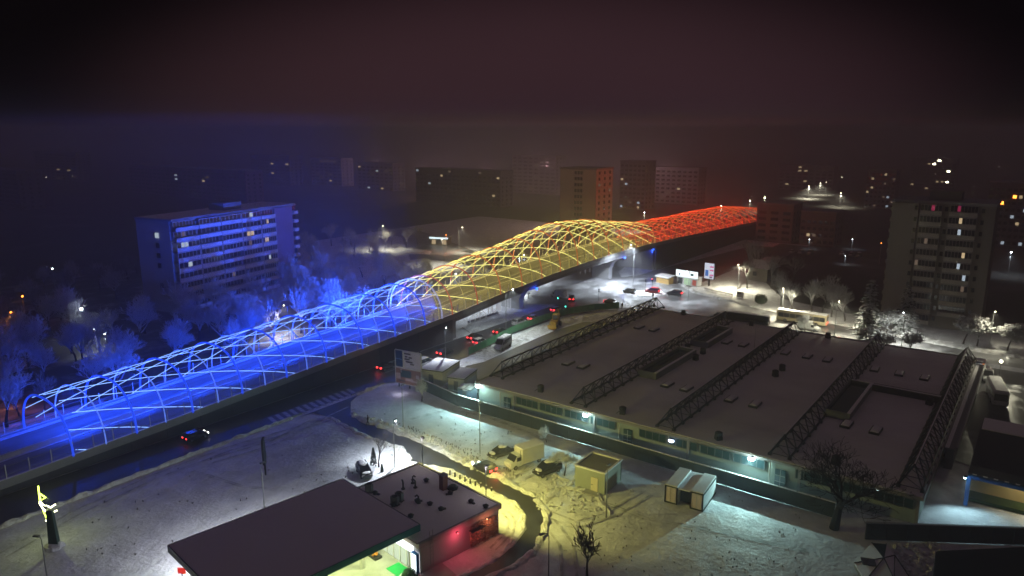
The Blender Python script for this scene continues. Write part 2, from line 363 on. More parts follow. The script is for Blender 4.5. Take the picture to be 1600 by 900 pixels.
# raised kerb between service street and meadow, and painted crossing
kb = MB(); kb.box((19, 104.35, 0.0), (118, 0.25, 0.22)); kb.box((94, 104.35, 0), (8.5, 0.25, 0.22)); structure(kb, 'kerb', CONC)
STRIPE = mixed('worn_road_paint', (0.1, 0.1, 0.11), (0.55, 0.55, 0.57), 1.5, 0.3, 0.55, 0.5, 0.6, 0.1, 0.01)
zc = thing('zebra_crossing', 'worn white zebra crossing at the mouth of the side road beside the ramp wall', 'crossing', (82, 105.5, 0))
me = MB().box((0, 0, 0), (0.75, 3.6, 0.008)).mesh('stripe', STRIPE)
for i in range(13): inst('stripe', me, zc, (-9+i*1.5, 0.2, -0.003+0.0), (0, 0, R(-14)))
mk = MB(); mk.box((81.4, 99.6, 0.0), (7.6, 0.35, 0.006), R(6)); structure(mk, 'stop_line', STRIPE)
lm = MB()
for i in range(14): lm.box((104+i*9, 108.6, -0.005), (3.2, 0.16, 0.006))
for i in range(22): lm.box((188.5+0.06*i, 80-i*5.5, 0.004), (0.16, 2.6, 0.006), R(3))
structure(lm, 'lane_marking', STRIPE)

# ------------------------------------------------------------------ the overpass
def interp(tab, x):
    if x <= tab[0][0]: return tab[0][1]
    for (a, va), (b, vb) in zip(tab, tab[1:]):
        if x <= b:
            t = (x-a)/(b-a); t = t*t*(3-2*t)*0.35+t*0.65; return va+(vb-va)*t
    return tab[-1][1]
ZT = [(-80, -0.02), (0, 0.35), (34, 1.6), (55, 2.3), (75, 3.2), (103, 4.5), (130, 5.9), (154, 7.7), (175, 8.9), (195, 9.6), (215, 9.9), (235, 9.8), (261, 9.2), (290, 8.2), (323, 7.2), (350, 6.4), (420, 3.0), (480, 0.3)]
def zd(x): return interp(ZT, x)
HT = [(40, 7.6), (60, 8.0), (100, 8.6), (130, 8.9), (160, 10.2), (188, 12.6), (205, 11.6), (222, 9.2), (245, 6.9), (270, 7.0), (300, 7.9), (330, 8.2), (373, 5.6)]
def ha(x): return interp(HT, x)
Y0, Y1 = 113.2, 130.6; YM = (Y0+Y1)/2; HW = (Y1-Y0)/2
ov = thing('overpass', 'long concrete road overpass crossing the junction, its ramp walls left and right', 'overpass', (0, 0, 0))
def strip(name, xs, ya, yb, za, zb, m, par=ov):
    """deck-following bar: y from ya to yb, z offsets za..zb on the deck profile"""
    mb = MB(); mb.loft([[(x, ya, zd(x)+za), (x, yb, zd(x)+za), (x, yb, zd(x)+zb), (x, ya, zd(x)+zb)] for x in xs])
    return mb.build(name, m, par)
XA = [x for x in range(-80, 481, 5)]
XB = [x for x in range(130, 243, 4)]+[242]
strip('deck_slab', XA, Y0+0.25, Y1-0.25, -0.55, 0.0, CONC)
strip('carriageway', XA, Y0+1.3, YM-1.0, 0.006, 0.02, DECKM); strip('carriageway', XA, YM+0.4, Y1-1.3, 0.006, 0.02, DECKM)
strip('parapet', XA, Y0, Y0+0.4, -0.75, 0.45, CONC); strip('parapet', XA, Y1-0.4, Y1, -0.75, 0.45, CONC)
strip('snow_verge', XA, Y0+0.42, Y0+1.25, 0.03, 0.16, ROOFSNOW); strip('snow_verge', XA, Y1-1.25, Y1-0.42, 0.03, 0.2, ROOFSNOW)
strip('parapet_snow', XA, Y0+0.04, Y0+0.36, 0.452, 0.54, ROOFSNOW); strip('parapet_snow', XA, Y1-0.36, Y1-0.04, 0.452, 0.54, ROOFSNOW)
mb = MB(); mb.loft([[(x, YM-0.75, zd(x)+0.012), (x, YM+0.15, zd(x)+0.012), (x, YM-0.15, zd(x)+0.85), (x, YM-0.45, zd(x)+0.85)] for x in XA]); mb.build('median_barrier', mat('barrier_concrete', (0.5, 0.5, 0.5), 0.8, 0.15, 0.4), ov)
strip('median_snow', XA, YM-1.0, YM-0.76, 0.022, 0.12, ROOFSNOW); strip('median_snow', XA, YM+0.16, YM+0.4, 0.022, 0.12, ROOFSNOW)
# girder under the spans, ramp walls, abutments
mb = MB(); mb.loft([[(x, Y0+0.3, zd(x)-1.75), (x, Y1-0.3, zd(x)-1.75), (x, Y1-0.3, zd(x)-0.56), (x, Y0+0.3, zd(x)-0.56)] for x in XB]); mb.build('girder', CONCD, ov)
def wall(x0, x1):
    for y, d in ((Y0+0.15, 0.5), (Y1-0.65, 0.5)):
        x = x0
        while x < x1-0.1:
            xe = min(x+6.0, x1)
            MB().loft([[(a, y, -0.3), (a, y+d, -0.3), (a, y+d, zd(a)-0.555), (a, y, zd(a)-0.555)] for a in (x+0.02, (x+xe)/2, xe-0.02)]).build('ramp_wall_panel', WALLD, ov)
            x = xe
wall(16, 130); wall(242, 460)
for x in (131, 241): MB().box((x, YM, (zd(x)-0.6)/2), (1.6, HW*2-1.4, zd(x)-0.62)).build('abutment', CONCD, ov)
def pier(x):
    z = zd(x)-1.77; mb = MB(); rings = []
    for t, hw, hx in ((0, 3.2, 1.1), (0.45, 3.3, 1.1), (0.7, 4.2, 1.1), (0.86, 6.0, 1.15), (0.94, 7.4, 1.15), (1.0, 7.9, 1.15)):
        rings.append([(x-hx, YM-hw, z*t-0.1*(t == 0)), (x+hx, YM-hw, z*t-0.1*(t == 0)), (x+hx, YM+hw, z*t-0.1*(t == 0)), (x-hx, YM+hw, z*t-0.1*(t == 0))])
    mb.loft(rings); mb.build('pier', mat('pier_concrete', (0.42, 0.42, 0.44), 0.8, 0.12, 0.4), ov)
for x in (166, 218): pier(x)
for x, y in ((166, Y0+0.3), (218, Y0+0.3), (241, Y0+1.0)):
    z = zd(x)-1.9
    t = thing('spotlight', 'blue round spotlight under the overpass edge %s' % {166: 'on the first pier from the left', 218: 'on the second pier from the left', 241: 'by the right abutment'}[x], 'spotlight', (x, y, z), 0, 'blue spotlights under the overpass')
    MB().lathe([(0.28, -0.45), (0.5, -0.3), (0.5, 0.1), (0.2, 0.14)], n=12).build('housing', DARKM, t)
    MB().blob((-0.35, -0.3, -0.05), 0.36, amp=0.0, n=10, m=6).build('lens', LAMPB, t, smooth=True)
    MB().box((0, 0, 0.17), (0.12, 0.12, 0.16)).build('bracket', DARKM, t)
    lamp('blue_lamp', t, (-1.2, -0.5, -0.55), (0.03, 0.1, 1.0), 500)
    for k in range(2):
        pass
# railings: posts at every half bay, two rails each side (fence screens with posts)
post = MB().box((0, 0, 1.05), (0.11, 0.11, 2.1)).mesh('railing_post', WHITEP)
for i in range(110):
    x = 20+i*2.95
    for y in (Y0+0.2, Y1-0.2): inst('railing_post', post, ov, (x, y, zd(x)+0.45))
for y in (Y0+0.2, Y1-0.2):
    for dz in (1.0, 2.2): strip('rail', [x for x in range(20, 346, 5)], y-0.03, y+0.03, dz, dz+0.06, POLEM)
# arched canopy of steel ribs and lit diagonals
ca = thing('arched_light_canopy', 'tunnel of steel arches over the overpass lit blue, yellow and red', 'canopy', (0, 0, 0))
def arch_pt(x, phi, r=0.0):
    yy = YM-(HW-0.05-r)*math.copysign(abs(math.cos(phi))**0.85, math.cos(phi))
    return Vector((x, yy, zd(x)+0.3+(ha(x)-0.3-r)*abs(math.sin(phi))**0.9))
NR = 69
for i in range(NR):
    x = 43.5+4.8*i
    big = i % 2 == 0
    pts = [arch_pt(x, math.pi*k/20) for k in range(21)]
    joint = i in (17,)
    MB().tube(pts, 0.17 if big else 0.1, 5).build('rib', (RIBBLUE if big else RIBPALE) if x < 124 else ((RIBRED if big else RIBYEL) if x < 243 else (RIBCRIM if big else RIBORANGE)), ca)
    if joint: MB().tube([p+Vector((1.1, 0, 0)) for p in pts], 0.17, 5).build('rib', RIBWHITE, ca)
    for y, s in ((Y0+0.2, 0), (Y1-0.2, 0)):
        pass
LSP = 72.0
i = 0
while True:
    x0 = 46.0+9.6*i
    if x0 > 373+LSP-6: break
    segs = []
    for k in range(37):
        phi = math.pi*k/36; x = x0-LSP*k/36
        if 43.4 <= x <= 370.2: segs.append((x, phi))
    def colour(x): return 0 if x < 128 else (1 if x < 243 else 2)
    run = []
    for k, (x, phi) in enumerate(segs):
        if run and colour(x) != colour(run[-1][0]):
            run.append((x, phi)); c = colour(run[0][0])
            if len(run) > 1: MB().tube([arch_pt(a, b, 0.22) for a, b in run], (0.055, 0.08, 0.085)[c], 4).build('diagonal_bar', (LEDB, LEDY, LEDR)[c], ca)
            run = [(x, phi)]
        else: run.append((x, phi))
    if len(run) > 1:
        c = colour(run[0][0] if len(run) > 2 else run[-1][0]); c = colour((run[0][0]+run[-1][0])/2)
        MB().tube([arch_pt(a, b, 0.22) for a, b in run], (0.055, 0.08, 0.085)[c], 4).build('diagonal_bar', (LEDB, LEDY, LEDR)[c], ca)
    i += 1
# floodlights in the crown of every second rib, and on the near feet in the blue part, aimed across
fix = MB().box((0, 0, 0.1), (0.5, 0.3, 0.16)).mesh('floodlight', DARKM)
x = 48.3
while x < 372:
    c, pw = ((0.008, 0.06, 1.0), 10000) if x < 128 else (((1.0, 0.80, 0.18), 650) if x < 243 else ((1.0, 0.05, 0.014), 2200))
    z = zd(x)+ha(x)-0.8
    inst('floodlight', fix, ca, (x, YM, z+0.02))
    lamp('flood_lamp', ca, (x, YM, z-0.12), c, pw, kind='SPOT', aim=(0, 0.7 if x < 128 else 0.12, -1), angle=128 if x < 128 else 118, blend=0.5)
    glow_p = 1400 if x < 128 else 1500
    lamp('glow_fill_lamp', ca, (x, YM+2, z-0.1), c, glow_p)  # unseen point lamp added for haze glow and colour spill
    side = 0
    if x < 80: side = 9000
    elif x < 98: side = 30000
    elif x < 128: side = 185000
    elif 160 < x < 243: side = 9000
    elif 243 < x < 335: side = 3500
    if side:
        inst('floodlight', fix, ca, (x, Y0+0.45, zd(x)+2.6))
        lamp('flood_lamp', ca, (x, Y0+0.75, zd(x)+2.75), (0.025, 0.092, 1.0) if side > 100000 else c, side, kind='SPOT', aim=(0.24, 1, 0.3), angle=54, blend=0.4)
    x += 9.6

# ------------------------------------------------------------------ street lamps, poles
def street_lamp(p, h, label, lit=None, power=0, color=(1, 1, 1), reach=1.6, az=0.0, bulb=LAMPW, group='street lamps', rad=0.07, angle=138):
    t = thing('street_lamp', label, 'street lamp', (p[0], p[1], -0.1), az, group)
    MB().tube([(0, 0, 0), (0, 0, h*0.6), (0, 0, h)], [rad*1.3, rad, rad*0.75], 6).build('pole', POLEM, t)
    if reach > 0.1:
        MB().tube([(0, 0, h), (reach*0.4, 0, h+0.35), (reach, 0, h+0.45)], rad*0.6, 5).build('arm', POLEM, t)
    hd = MB().box((reach+0.25, 0, h+0.47), (0.75, 0.3, 0.14)).build('lamp_head', GREYM, t)
    if lit:
        MB().blob((reach+0.28, 0, h+0.3), (0.2, 0.14, 0.12), n=8, m=4, amp=0).build('bulb', bulb, hd, smooth=True)
        lamp('lamp_light', t, (reach+0.28, 0, h+0.05), color, power, kind='SPOT', aim=(0, 0, -1), angle=angle, blend=0.8)
    return t
def aG(px, py): return at(px, py)
WARM = (1.0, 0.93, 0.66); COOL = (0.82, 0.92, 1.0); YG = (1.0, 0.95, 0.42)
street_lamp(at(617, 729), 6.9, 'lit white street lamp on the snow corner beside the curved side road', True, 7000, (0.85, 0.93, 1.0), 0.5, R(20))
street_lamp(at(630, 667), 7.2, 'unlit thin lamp pole on the snowfield, left one nearer the billboard', False, reach=0.0)
street_lamp(at(750, 708), 8.0, 'unlit thin lamp pole on the snow above the three parked vehicles', False, reach=0.0)
street_lamp(at(947, 808), 7.0, 'dark lamp pole in the snow in front of the grey cabin', False, reach=0.0)
street_lamp(at(857, 905), 5.5, 'dark lamp post with a short arm at the bottom edge beside the bare tree', False, reach=0.6, az=R(150))
street_lamp(at(413, 792), 6.0, 'thin grey pole between the totem sign and the canopy roof', False, reach=0.0)
street_lamp(at(74, 905), 5.0, 'dark lamp post at the bottom left corner below the light figure', False, reach=0.3, az=R(120))
# bright junction lamps around and behind the overpass
street_lamp((210, 106), 14, 'lit street lamp beside the bright slush under the overpass', True, 70000, COOL, 2.0, R(180))
street_lamp(at(1075, 470), 9, 'tall white lamp pole at the street corner beside the lit kiosk', True, 8000, COOL, 1.5, R(180))
street_lamp(at(1303, 530), 9, 'lit lamp pole by the street behind the warehouse, left of the snowy pair', True, 12000, WARM, 1.4, R(0), angle=168, bulb=LAMPY)
street_lamp((186.5, 24.5), 8, 'lit lamp pole standing between two snow-laden trees behind the warehouse', True, 12000, (0.98, 1, 0.88), 1.2, R(20), angle=168)
street_lamp((200.5, 56), 8, 'lit lamp pole over the yellow bus stop stretch of the street', True, 16000, WARM, 1.6, R(190), angle=168, bulb=LAMPY)
street_lamp((198.5, 8), 9, 'lit lamp pole at the right end of the street below the tower block', True, 2800, WARM, 1.5, R(190), bulb=LAMPY)
street_lamp((228, 78), 8, 'lit lamp pole among the frosted bushes right of the big screen', True, 14000, WARM, 1.5, R(190), angle=168, bulb=LAMPY)
street_lamp((215, 228), 10, 'lit street lamp on the far snow island left of the small lit shop', True, 9000, WARM, 2.0, R(-70), bulb=LAMPY)
street_lamp((232, 198), 10, 'lit street lamp beside the overpass near the small lit shop', True, 9000, WARM, 2.0, R(-100), bulb=LAMPY)
street_lamp((200, 178), 10, 'lit street lamp over the long snow island beyond the yellow arches', True, 7000, (1, 0.95, 0.75), 2.0, R(60), bulb=LAMPY)
street_lamp((139, 104), 12, 'slim lamp pole at the left end of the green mesh fence', True, 8000, (0.85, 0.97, 0.95), 1.4, R(-60))
street_lamp((111.3, 99.2), 9, 'slim white lamp pole on the snow heap behind the kiosks', True, 4500, COOL, 0.8, R(30))
street_lamp((158, 138), 9, 'added unseen street lamp behind the overpass, lighting the ground under the first span', True, 26000, COOL, 1.5, R(-90), angle=160)  # added behind the deck to brighten the ground below it
street_lamp((196, 141), 9, 'added unseen street lamp behind the overpass, lighting the ground between the two piers', True, 26000, COOL, 1.5, R(-90), angle=160)  # second added lamp, brightens the slush between the piers
street_lamp((107, 146), 8, 'lit lamp hidden in the frosted tree beside the blue arches', True, 7000, (1, 0.95, 0.8), 1.0, R(90), bulb=LAMPY)

# ------------------------------------------------------------------ trees
RMIN = 0.022
def grow(tr, cr, p, d, L, r, lvl, maxl, q, spread, sides, kids, upb, leaf=None):
    pts = [Vector(p)]; rr = [r]; dd = Vector(d).normalized(); n = 3
    for i in range(n):
        dd = (dd+Vector((q.uniform(-1, 1), q.uniform(-1, 1), q.uniform(-0.6, 1)*upb))*0.16*(1+lvl*0.3)).normalized()
        pts.append(pts[-1]+dd*L/n); rr.append(max(r*(1-0.5*(i+1)/n), RMIN))
    (tr if lvl == 0 else cr).tube(pts, rr, sides[min(lvl, len(sides)-1)], cap=False)
    if leaf and lvl >= maxl-1:
        for p2 in pts[1:]: leaf(p2, q)
    if lvl >= maxl: return
    k = kids[min(lvl, len(kids)-1)]
    for j in range(k):
        f = q.uniform(0.35, 1.0) if lvl else q.uniform(0.55, 1.0)
        idx = min(int(f*n), n-1); bp = pts[idx]+(pts[idx+1]-pts[idx])*(f*n-idx)
        ax = dd.orthogonal().normalized(); ax.rotate(Matrix.Rotation(j*2.4+q.uniform(-0.5, 0.5), 3, dd))
        nd = (dd*math.cos(spread)+ax*math.sin(spread)+Vector((0, 0, upb*0.35))).normalized()
        grow(tr, cr, bp, nd, L*q.uniform(0.55, 0.8), max(rr[idx]*0.55, 0.012), lvl+1, maxl, q, spread*q.uniform(0.85, 1.1), sides, kids, upb, leaf)
def tree_meshes(seed, trunkL, r, maxl=4, spread=0.65, kids=(5, 4, 4, 3), upb=0.7, twig=HALF, minr=None, leafy=None, trunkm=BARK):
    q = random.Random(seed); tr, cr = MB(), MB()
    lf = None
    if leafy:
        def lf(p, qq):
            for _ in range(leafy[0]):
                s = leafy[1]*qq.uniform(0.5, 1.3); c = p+Vector((qq.gauss(0, 1), qq.gauss(0, 1), qq.gauss(0, 0.7)))*leafy[2]
                a = Vector((qq.gauss(0, 1), qq.gauss(0, 1), qq.gauss(0, 0.5))).normalized()*s; b = a.cross(Vector((qq.gauss(0, 0.5), qq.gauss(0, 0.5), 1))).normalized()*s*0.7
                cr.quad(c-a-b*0.3, c-b, c+a+b*0.3, c+b*0.9)
    grow(tr, cr, (0, 0, 0), (0, 0, 1), trunkL, r, 0, maxl, q, spread, (7, 5, 3, 3), kids, upb, lf)
    if minr:
        pass
    return tr.mesh('trunk', trunkm), cr.mesh('crown', twig)
def plant(ms, p, s, label, cat='tree', group=None, name='bare_tree', rz=None):
    t = thing(name, label, cat, (p[0], p[1], -0.1), rnd.uniform(0, 6.28) if rz is None else rz, group)
    t.scale = (s, s, s) if not isinstance(s, tuple) else s
    inst('trunk', ms[0], t); inst('crown', ms[1], t); return t
T_BARE = tree_meshes(11, 2.2, 0.13, 4, 0.55, (6, 4, 4, 3), 0.8, TWIG)
T_THIN = tree_meshes(12, 3.0, 0.16, 3, 0.55, (6, 4, 4), 0.8, TWIG)
T_FROST = [tree_meshes(20+k, 3.0, 0.2, 4, 0.62, (8, 5, 5, 4), 0.6, FROST) for k in range(3)]
T_HALF = [tree_meshes(30+k, 3.4, 0.16, 4, 0.6, (6, 4, 4, 3), 0.75, HALF) for k in range(2)]
T_SNOWY = [tree_meshes(40+k, 3.0, 0.17, 3, 0.75, (7, 5, 4), 0.35, FROST, leafy=(7, 0.26, 0.22)) for k in range(2)]
T_BIG = tree_meshes(50, 4.5, 0.42, 5, 0.75, (6, 4, 4, 3, 3), 0.5, mat('shaded_black_twig', (0.01, 0.009, 0.009), 0.9), trunkm=mat('shaded_black_bark', (0.012, 0.011, 0.011), 0.9))  # near-black copies of twig and bark carry the shade of the dark corner
def conifer(seed, h, w):
    q = random.Random(seed); tr, cr = MB(), MB(); tr.tube([(0, 0, 0), (0, 0, h)], [0.16, 0.03], 6)
    z = h*0.12
    while z < h*0.98:
        rr = w*(1-z/h)**0.75*q.uniform(0.8, 1.15); nb = 9
        for k in range(nb):
            a = 2*math.pi*k/nb+q.uniform(-0.4, 0.4); L = rr*q.uniform(0.6, 1.1)
            tip = Vector((math.cos(a)*L, math.sin(a)*L, z-L*0.35)); cr.tube([(0, 0, z), tip*0.6+Vector((0, 0, z*0.4+0.12)), tip], [0.05, 0.035, 0.015], 3, cap=False)
            for _ in range(int(5+L*6)):
                f = q.uniform(0.2, 1); c = Vector((0, 0, z))*(1-f)+tip*f+Vector((q.gauss(0, .12), q.gauss(0, .12), q.gauss(0.05, .06))); s = q.uniform(0.12, 0.3)
                b1 = Vector((math.cos(a), math.sin(a), -0.3))*s*1.3; b2 = Vector((-math.sin(a), math.cos(a), q.uniform(-.4, .4)))*s
                cr.quad(c-b1-b2*.4, c+b1*.2-b2, c+b1, c+b2, 0 if q.random() < 0.72 else 1)
        z += h*0.06
    return tr.mesh('trunk', BARK), cr.mesh('crown', [FROST, mat('dark_needles', (0.03, 0.05, 0.03), 0.9)])
C1 = conifer(5, 9.0, 3.4); C2 = conifer(6, 2.2, 0.5)
C3 = (MB().tube([(0, 0, 0), (0, 0, 2.2)], [0.08, 0.02], 5).mesh('trunk', BARK), None)

plant(T_THIN, at(592, 729), 0.85, 'bare dark young tree above the snow-topped dark car', name='bare_tree')
def cypress(p, h, label):
    q = random.Random(int(p[0]*10)); t = thing('conifer_shrub', label, 'shrub', (p[0], p[1], -0.08)); mb = MB()
    for _ in range(260):
        z = q.uniform(0.05, 1)*h; a = q.uniform(0, 6.28); rr = 0.42*h/2.6*(1-(z/h)**1.6)+0.05
        c = Vector((math.cos(a)*rr, math.sin(a)*rr, z)); u = Vector((math.cos(a+1.57), math.sin(a+1.57), 0))*0.12; w = Vector((math.cos(a)*.05, math.sin(a)*.05, 0.22))
        mb.quad(c-u, c+u, c+u*.3+w, c-u*.3+w)
    mb.build('foliage', mat('dark_needles', (0.03, 0.05, 0.03), 0.9), t); MB().tube([(0, 0, 0), (0, 0, h*.9)], 0.05, 5).build('stem', BARK, t)
cypress(at(584, 728), 2.9, 'dark narrow cypress standing in front of the bare young tree')
cypress(at(597, 737), 1.1, 'low dark conifer shrub on the snow right of the snow-topped car')
plant(T_BARE, at(917, 906), 1.35, 'bare dark round-crowned tree standing alone on the snow at the bottom edge')
plant(T_FROST[0], at(882, 742), 0.62, 'frosted bushy tree between the parked dark van and the cabin', name='frosted_tree')
plant(T_FROST[1], at(868, 738), 0.5, 'smaller frosted bush against the rear of the parked dark van', name='frosted_tree')
plant(T_FROST[2], at(854, 690), 0.4, 'little frosted tree against the dark fence', name='frosted_tree')
plant(T_FROST[1], at(659, 627), 0.62, 'frosted young tree in front of the fence beside the billboard', name='frosted_tree')
plant(T_BIG, (93.5, 17.5), (1.5, 1.5, 1.0), 'huge dark bare tree in the dark lower right, spreading over the fence', name='bare_tree')
# snowy trees along the street behind the warehouse
plant(C1, (196.3, 33.7), 1.55, 'tall snow-laden conifer before the left wall of the tower block', name='snowy_conifer')
plant(T_SNOWY[1], (197.5, 29.6), 1.0, 'snowy round tree just right of the tall conifer', name='snowy_tree')
plant(C1, (200.8, 26.2), 1.4, 'snow-laden conifer in front of the narrow balcony column', name='snowy_conifer', rz=1)
plant(T_SNOWY[0], (198.5, 13.2), 1.25, 'broad snowy tree left of the roadside pair at the right edge', name='snowy_tree')
plant(T_SNOWY[1], (198.2, 10.4), 1.15, 'snowy tree beside the broad one below the right wall of the block', name='snowy_tree')
plant(T_SNOWY[0], (198.5, 4.4), 1.15, 'rightmost snowy tree by the street', name='snowy_tree', rz=2)
plant(C1, (181.0, 31.2), 1.2, 'brightly lit snowy conifer at the warehouse roof edge, left of the lamp pole', name='snowy_conifer', rz=3)
plant(T_SNOWY[0], (180.4, 27.4), 0.75, 'low bright snowy tree beside the brightly lit conifer', name='snowy_tree', rz=4)
plant(T_SNOWY[1], (183.0, 22.2), 0.85, 'brightly lit snowy tree at the warehouse roof edge, right of the lamp pole', name='snowy_tree', rz=5)
plant(T_FROST[0], (186.2, 46), 0.75, 'frosted thin tree in front of the yellow bus', name='frosted_tree')
pp = [((206.5, 55), 1.2, 0), ((207.5, 50), 1.3, 1), ((208, 45), 1.3, 2), ((205.5, 41), 1.15, 0), ((213, 60), 1.2, 1), ((212.5, 48.5), 1.2, 2)]
dd_ = ['leftmost in the front row', 'second in the front row behind the yellow bus', 'third in the front row by the bus rear', 'rightmost in the front row', 'set back at the left', 'set back at the middle']
for (p, s, k), d in zip(pp, dd_): plant(T_FROST[k], p, s*1.12, 'frosted spreading tree beyond the street, '+d, name='frosted_tree', group='frosted trees beyond the street')
for p, s, k, d in [((231, 76), 1.4, 0, 'tall dim frosted tree right of the big screen'), ((236, 70), 1.5, 1, 'dim frosted tree between the screen and the low block'), ((250, 80), 1.7, 0, 'tall dim tree hiding the right end of the ramp wall'), ((244, 66), 1.4, 1, 'dim frosted tree in front of the low block'), ((262, 86), 1.6, 1, 'large dim tree at the far end of the right ramp wall'), ((229, 66), 1.1, 1, 'shorter dim tree over the grey gate')]:
    plant(T_HALF[k], p, s, d, name='frosted_tree', group='dim trees right of the overpass')
# blue-lit grove behind the near ramp
q = random.Random(99); spots = []
for _ in range(6000):
    p = Vector((q.uniform(20, 236), q.uniform(137, 262), 0))
    if p.length > 330 or p.y < 137+max(0, (p.x-150)*0.4): continue
    if 90 < p.x < 162 and 182-(p.x-104)*-0.2 < p.y < 222: continue
    if p.x > 182 and 165 < p.y < 215: continue
    if p.x > 165 and p.y < 176 and q.random() < .8: continue
    if all((p-s).length > (6.0 if p.y < 190 else 8.5) for s in spots): spots.append(p)
    if len(spots) >= 150: break
for i, p in enumerate(spots):
    lab = 'frosted bare tree in the blue-lit grove behind the ramp' if p.y < 190 and p.x > 62 else ('dark frosted tree in the unlit grove at the left' if p.x <= 62 else 'dim frosted tree in the wood beyond the blue-lit block')
    plant((T_FROST+T_HALF)[i % 5] if p.y > 190 else T_FROST[i % 3], p, q.uniform(0.9, 1.45)*(1.25 if p.y < 190 else 1), lab, name='frosted_tree', group={'f': 'blue-lit grove behind the ramp', 'da': 'unlit grove at the left', 'di': 'wood beyond the blue-lit block'}[lab[:2] if lab[0] == 'd' else 'f'])
spots2 = []
for _ in range(600):
    px = q.uniform(560, 1010); p = at(px, q.uniform(338, 372)); dist = p.length
    if dist > 330 or p.y < 165: continue
    if all((p-s).length > 10 for s in spots2): spots2.append(p)
for i, p in enumerate(spots2[:16]):
    plant(T_HALF[i % 2], p, q.uniform(1.2, 1.8), 'hazy bare tree among those beyond the yellow arches', name='frosted_tree', group='hazy trees beyond the yellow arches')

# ------------------------------------------------------------------ apartment blocks
def balcony_block():
    """the blue-lit nine storey block, long face to the overpass"""
    t = thing('apartment_block', 'nine storey apartment block with blue-lit balcony bands behind the ramp', 'apartment block', (104.5, 190.5, 0), R(11.6))
    W, D, H, N = 49.0, 14.0, 25.6, 9; fh = 2.8
    MB().box((W/2, D/2+0.6, H/2), (W-0.4, D-1.2, H)).build('wall', mat('block_plaster', (.42, .42, .43), .85, .15, .2), t)
    rf = MB().box((W/2, D/2, H+0.25), (W+0.3, D+0.3, 0.5)).build('roof', CONC, t)
    MB().box((26, D/2, H+1.6), (7, 6, 2.3)).build('stair_tower', PLASTG, rf); MB().box((W/2, D/2, H+0.56), (W-0.4, D-0.4, 0.12)).build('roof_snow', ROOFSNOW, rf)
    MB().box((42.7, 0.15, H/2), (8.0, 1.5, H-0.1)).build('blank_wall', PLUM, t)
    bays = [(0.3, 8.0), (8.3, 16), (16.3, 24), (24.3, 32), (32.3, 38.4)]
    par = MB().box((0, 0, 0), (7.7, 0.16, 1.05)).mesh('balcony_front', mat('balcony_paint', (0.74, 0.74, 0.76), 0.8, 0.1, 0.4))
    q = random.Random(5)
    lit = {(7, 4): WINW, (6, 0): WINC, (6, 3): WINW, (5, 4): WINW, (5, 3): WIND, (4, 0): WINC, (3, 4): WINC, (7, 0): WIND, (8, 3): WINC, (2, 2): WIND}
    for f in range(N):
        z = f*fh+0.35
        MB().box((19.3, -0.35, z), (38.6, 1.5, 0.16)).build('balcony_slab', CONC, t)
        for b, (x0, x1) in enumerate(bays):
            o = inst('balcony_front', par, t, ((x0+x1)/2, -1.1, z+0.6)); o.scale.x = (x1-x0)/7.7
            gz = z+1.95; fr = MB()
            k = q.choice((5, 6, 7)); glazed = q.random() < 0.7; yy = -1.02 if glazed else -0.06
            for j in range(k+1): fr.box((x0+0.1+(x1-x0-0.2)*j/k, yy, gz), (0.17, 0.08, 1.45))
            fr.box(((x0+x1)/2, yy, gz+0.7), (x1-x0-0.3, 0.07, 0.2))
            w = fr.build('window', FRAMEM, t)
            for j in range(k):
                a = x0+0.1+(x1-x0-0.2)*j/k; b2 = x0+0.1+(x1-x0-0.2)*(j+1)/k
                m = lit.get((f, b)) if (f, b) in lit and j in ((1, 2) if (f+b) % 3 == 0 else (2,)) else GLASS
                MB().box(((a+b2)/2, yy+0.02, gz), (b2-a-0.12, 0.03, 1.35)).build('pane', m, w)
        MB().box((48.0, -0.5, z+0.6), (1.9, 1.2, 1.05)).build('balcony_front', mat('balcony_paint', (0.5, 0.5, 0.52)), t)
        MB().box((48.0, 0.02, z+1.95), (1.6, 0.12, 1.4)).build('end_window', GLASS, t)
        MB().box((-0.02, 6, z+1.6), (0.1, 1.3, 1.4)).build('end_window', WINC if f == 7 else GLASS, t) if f in (2, 4, 5, 6, 7) else None
    return t
balcony_block()
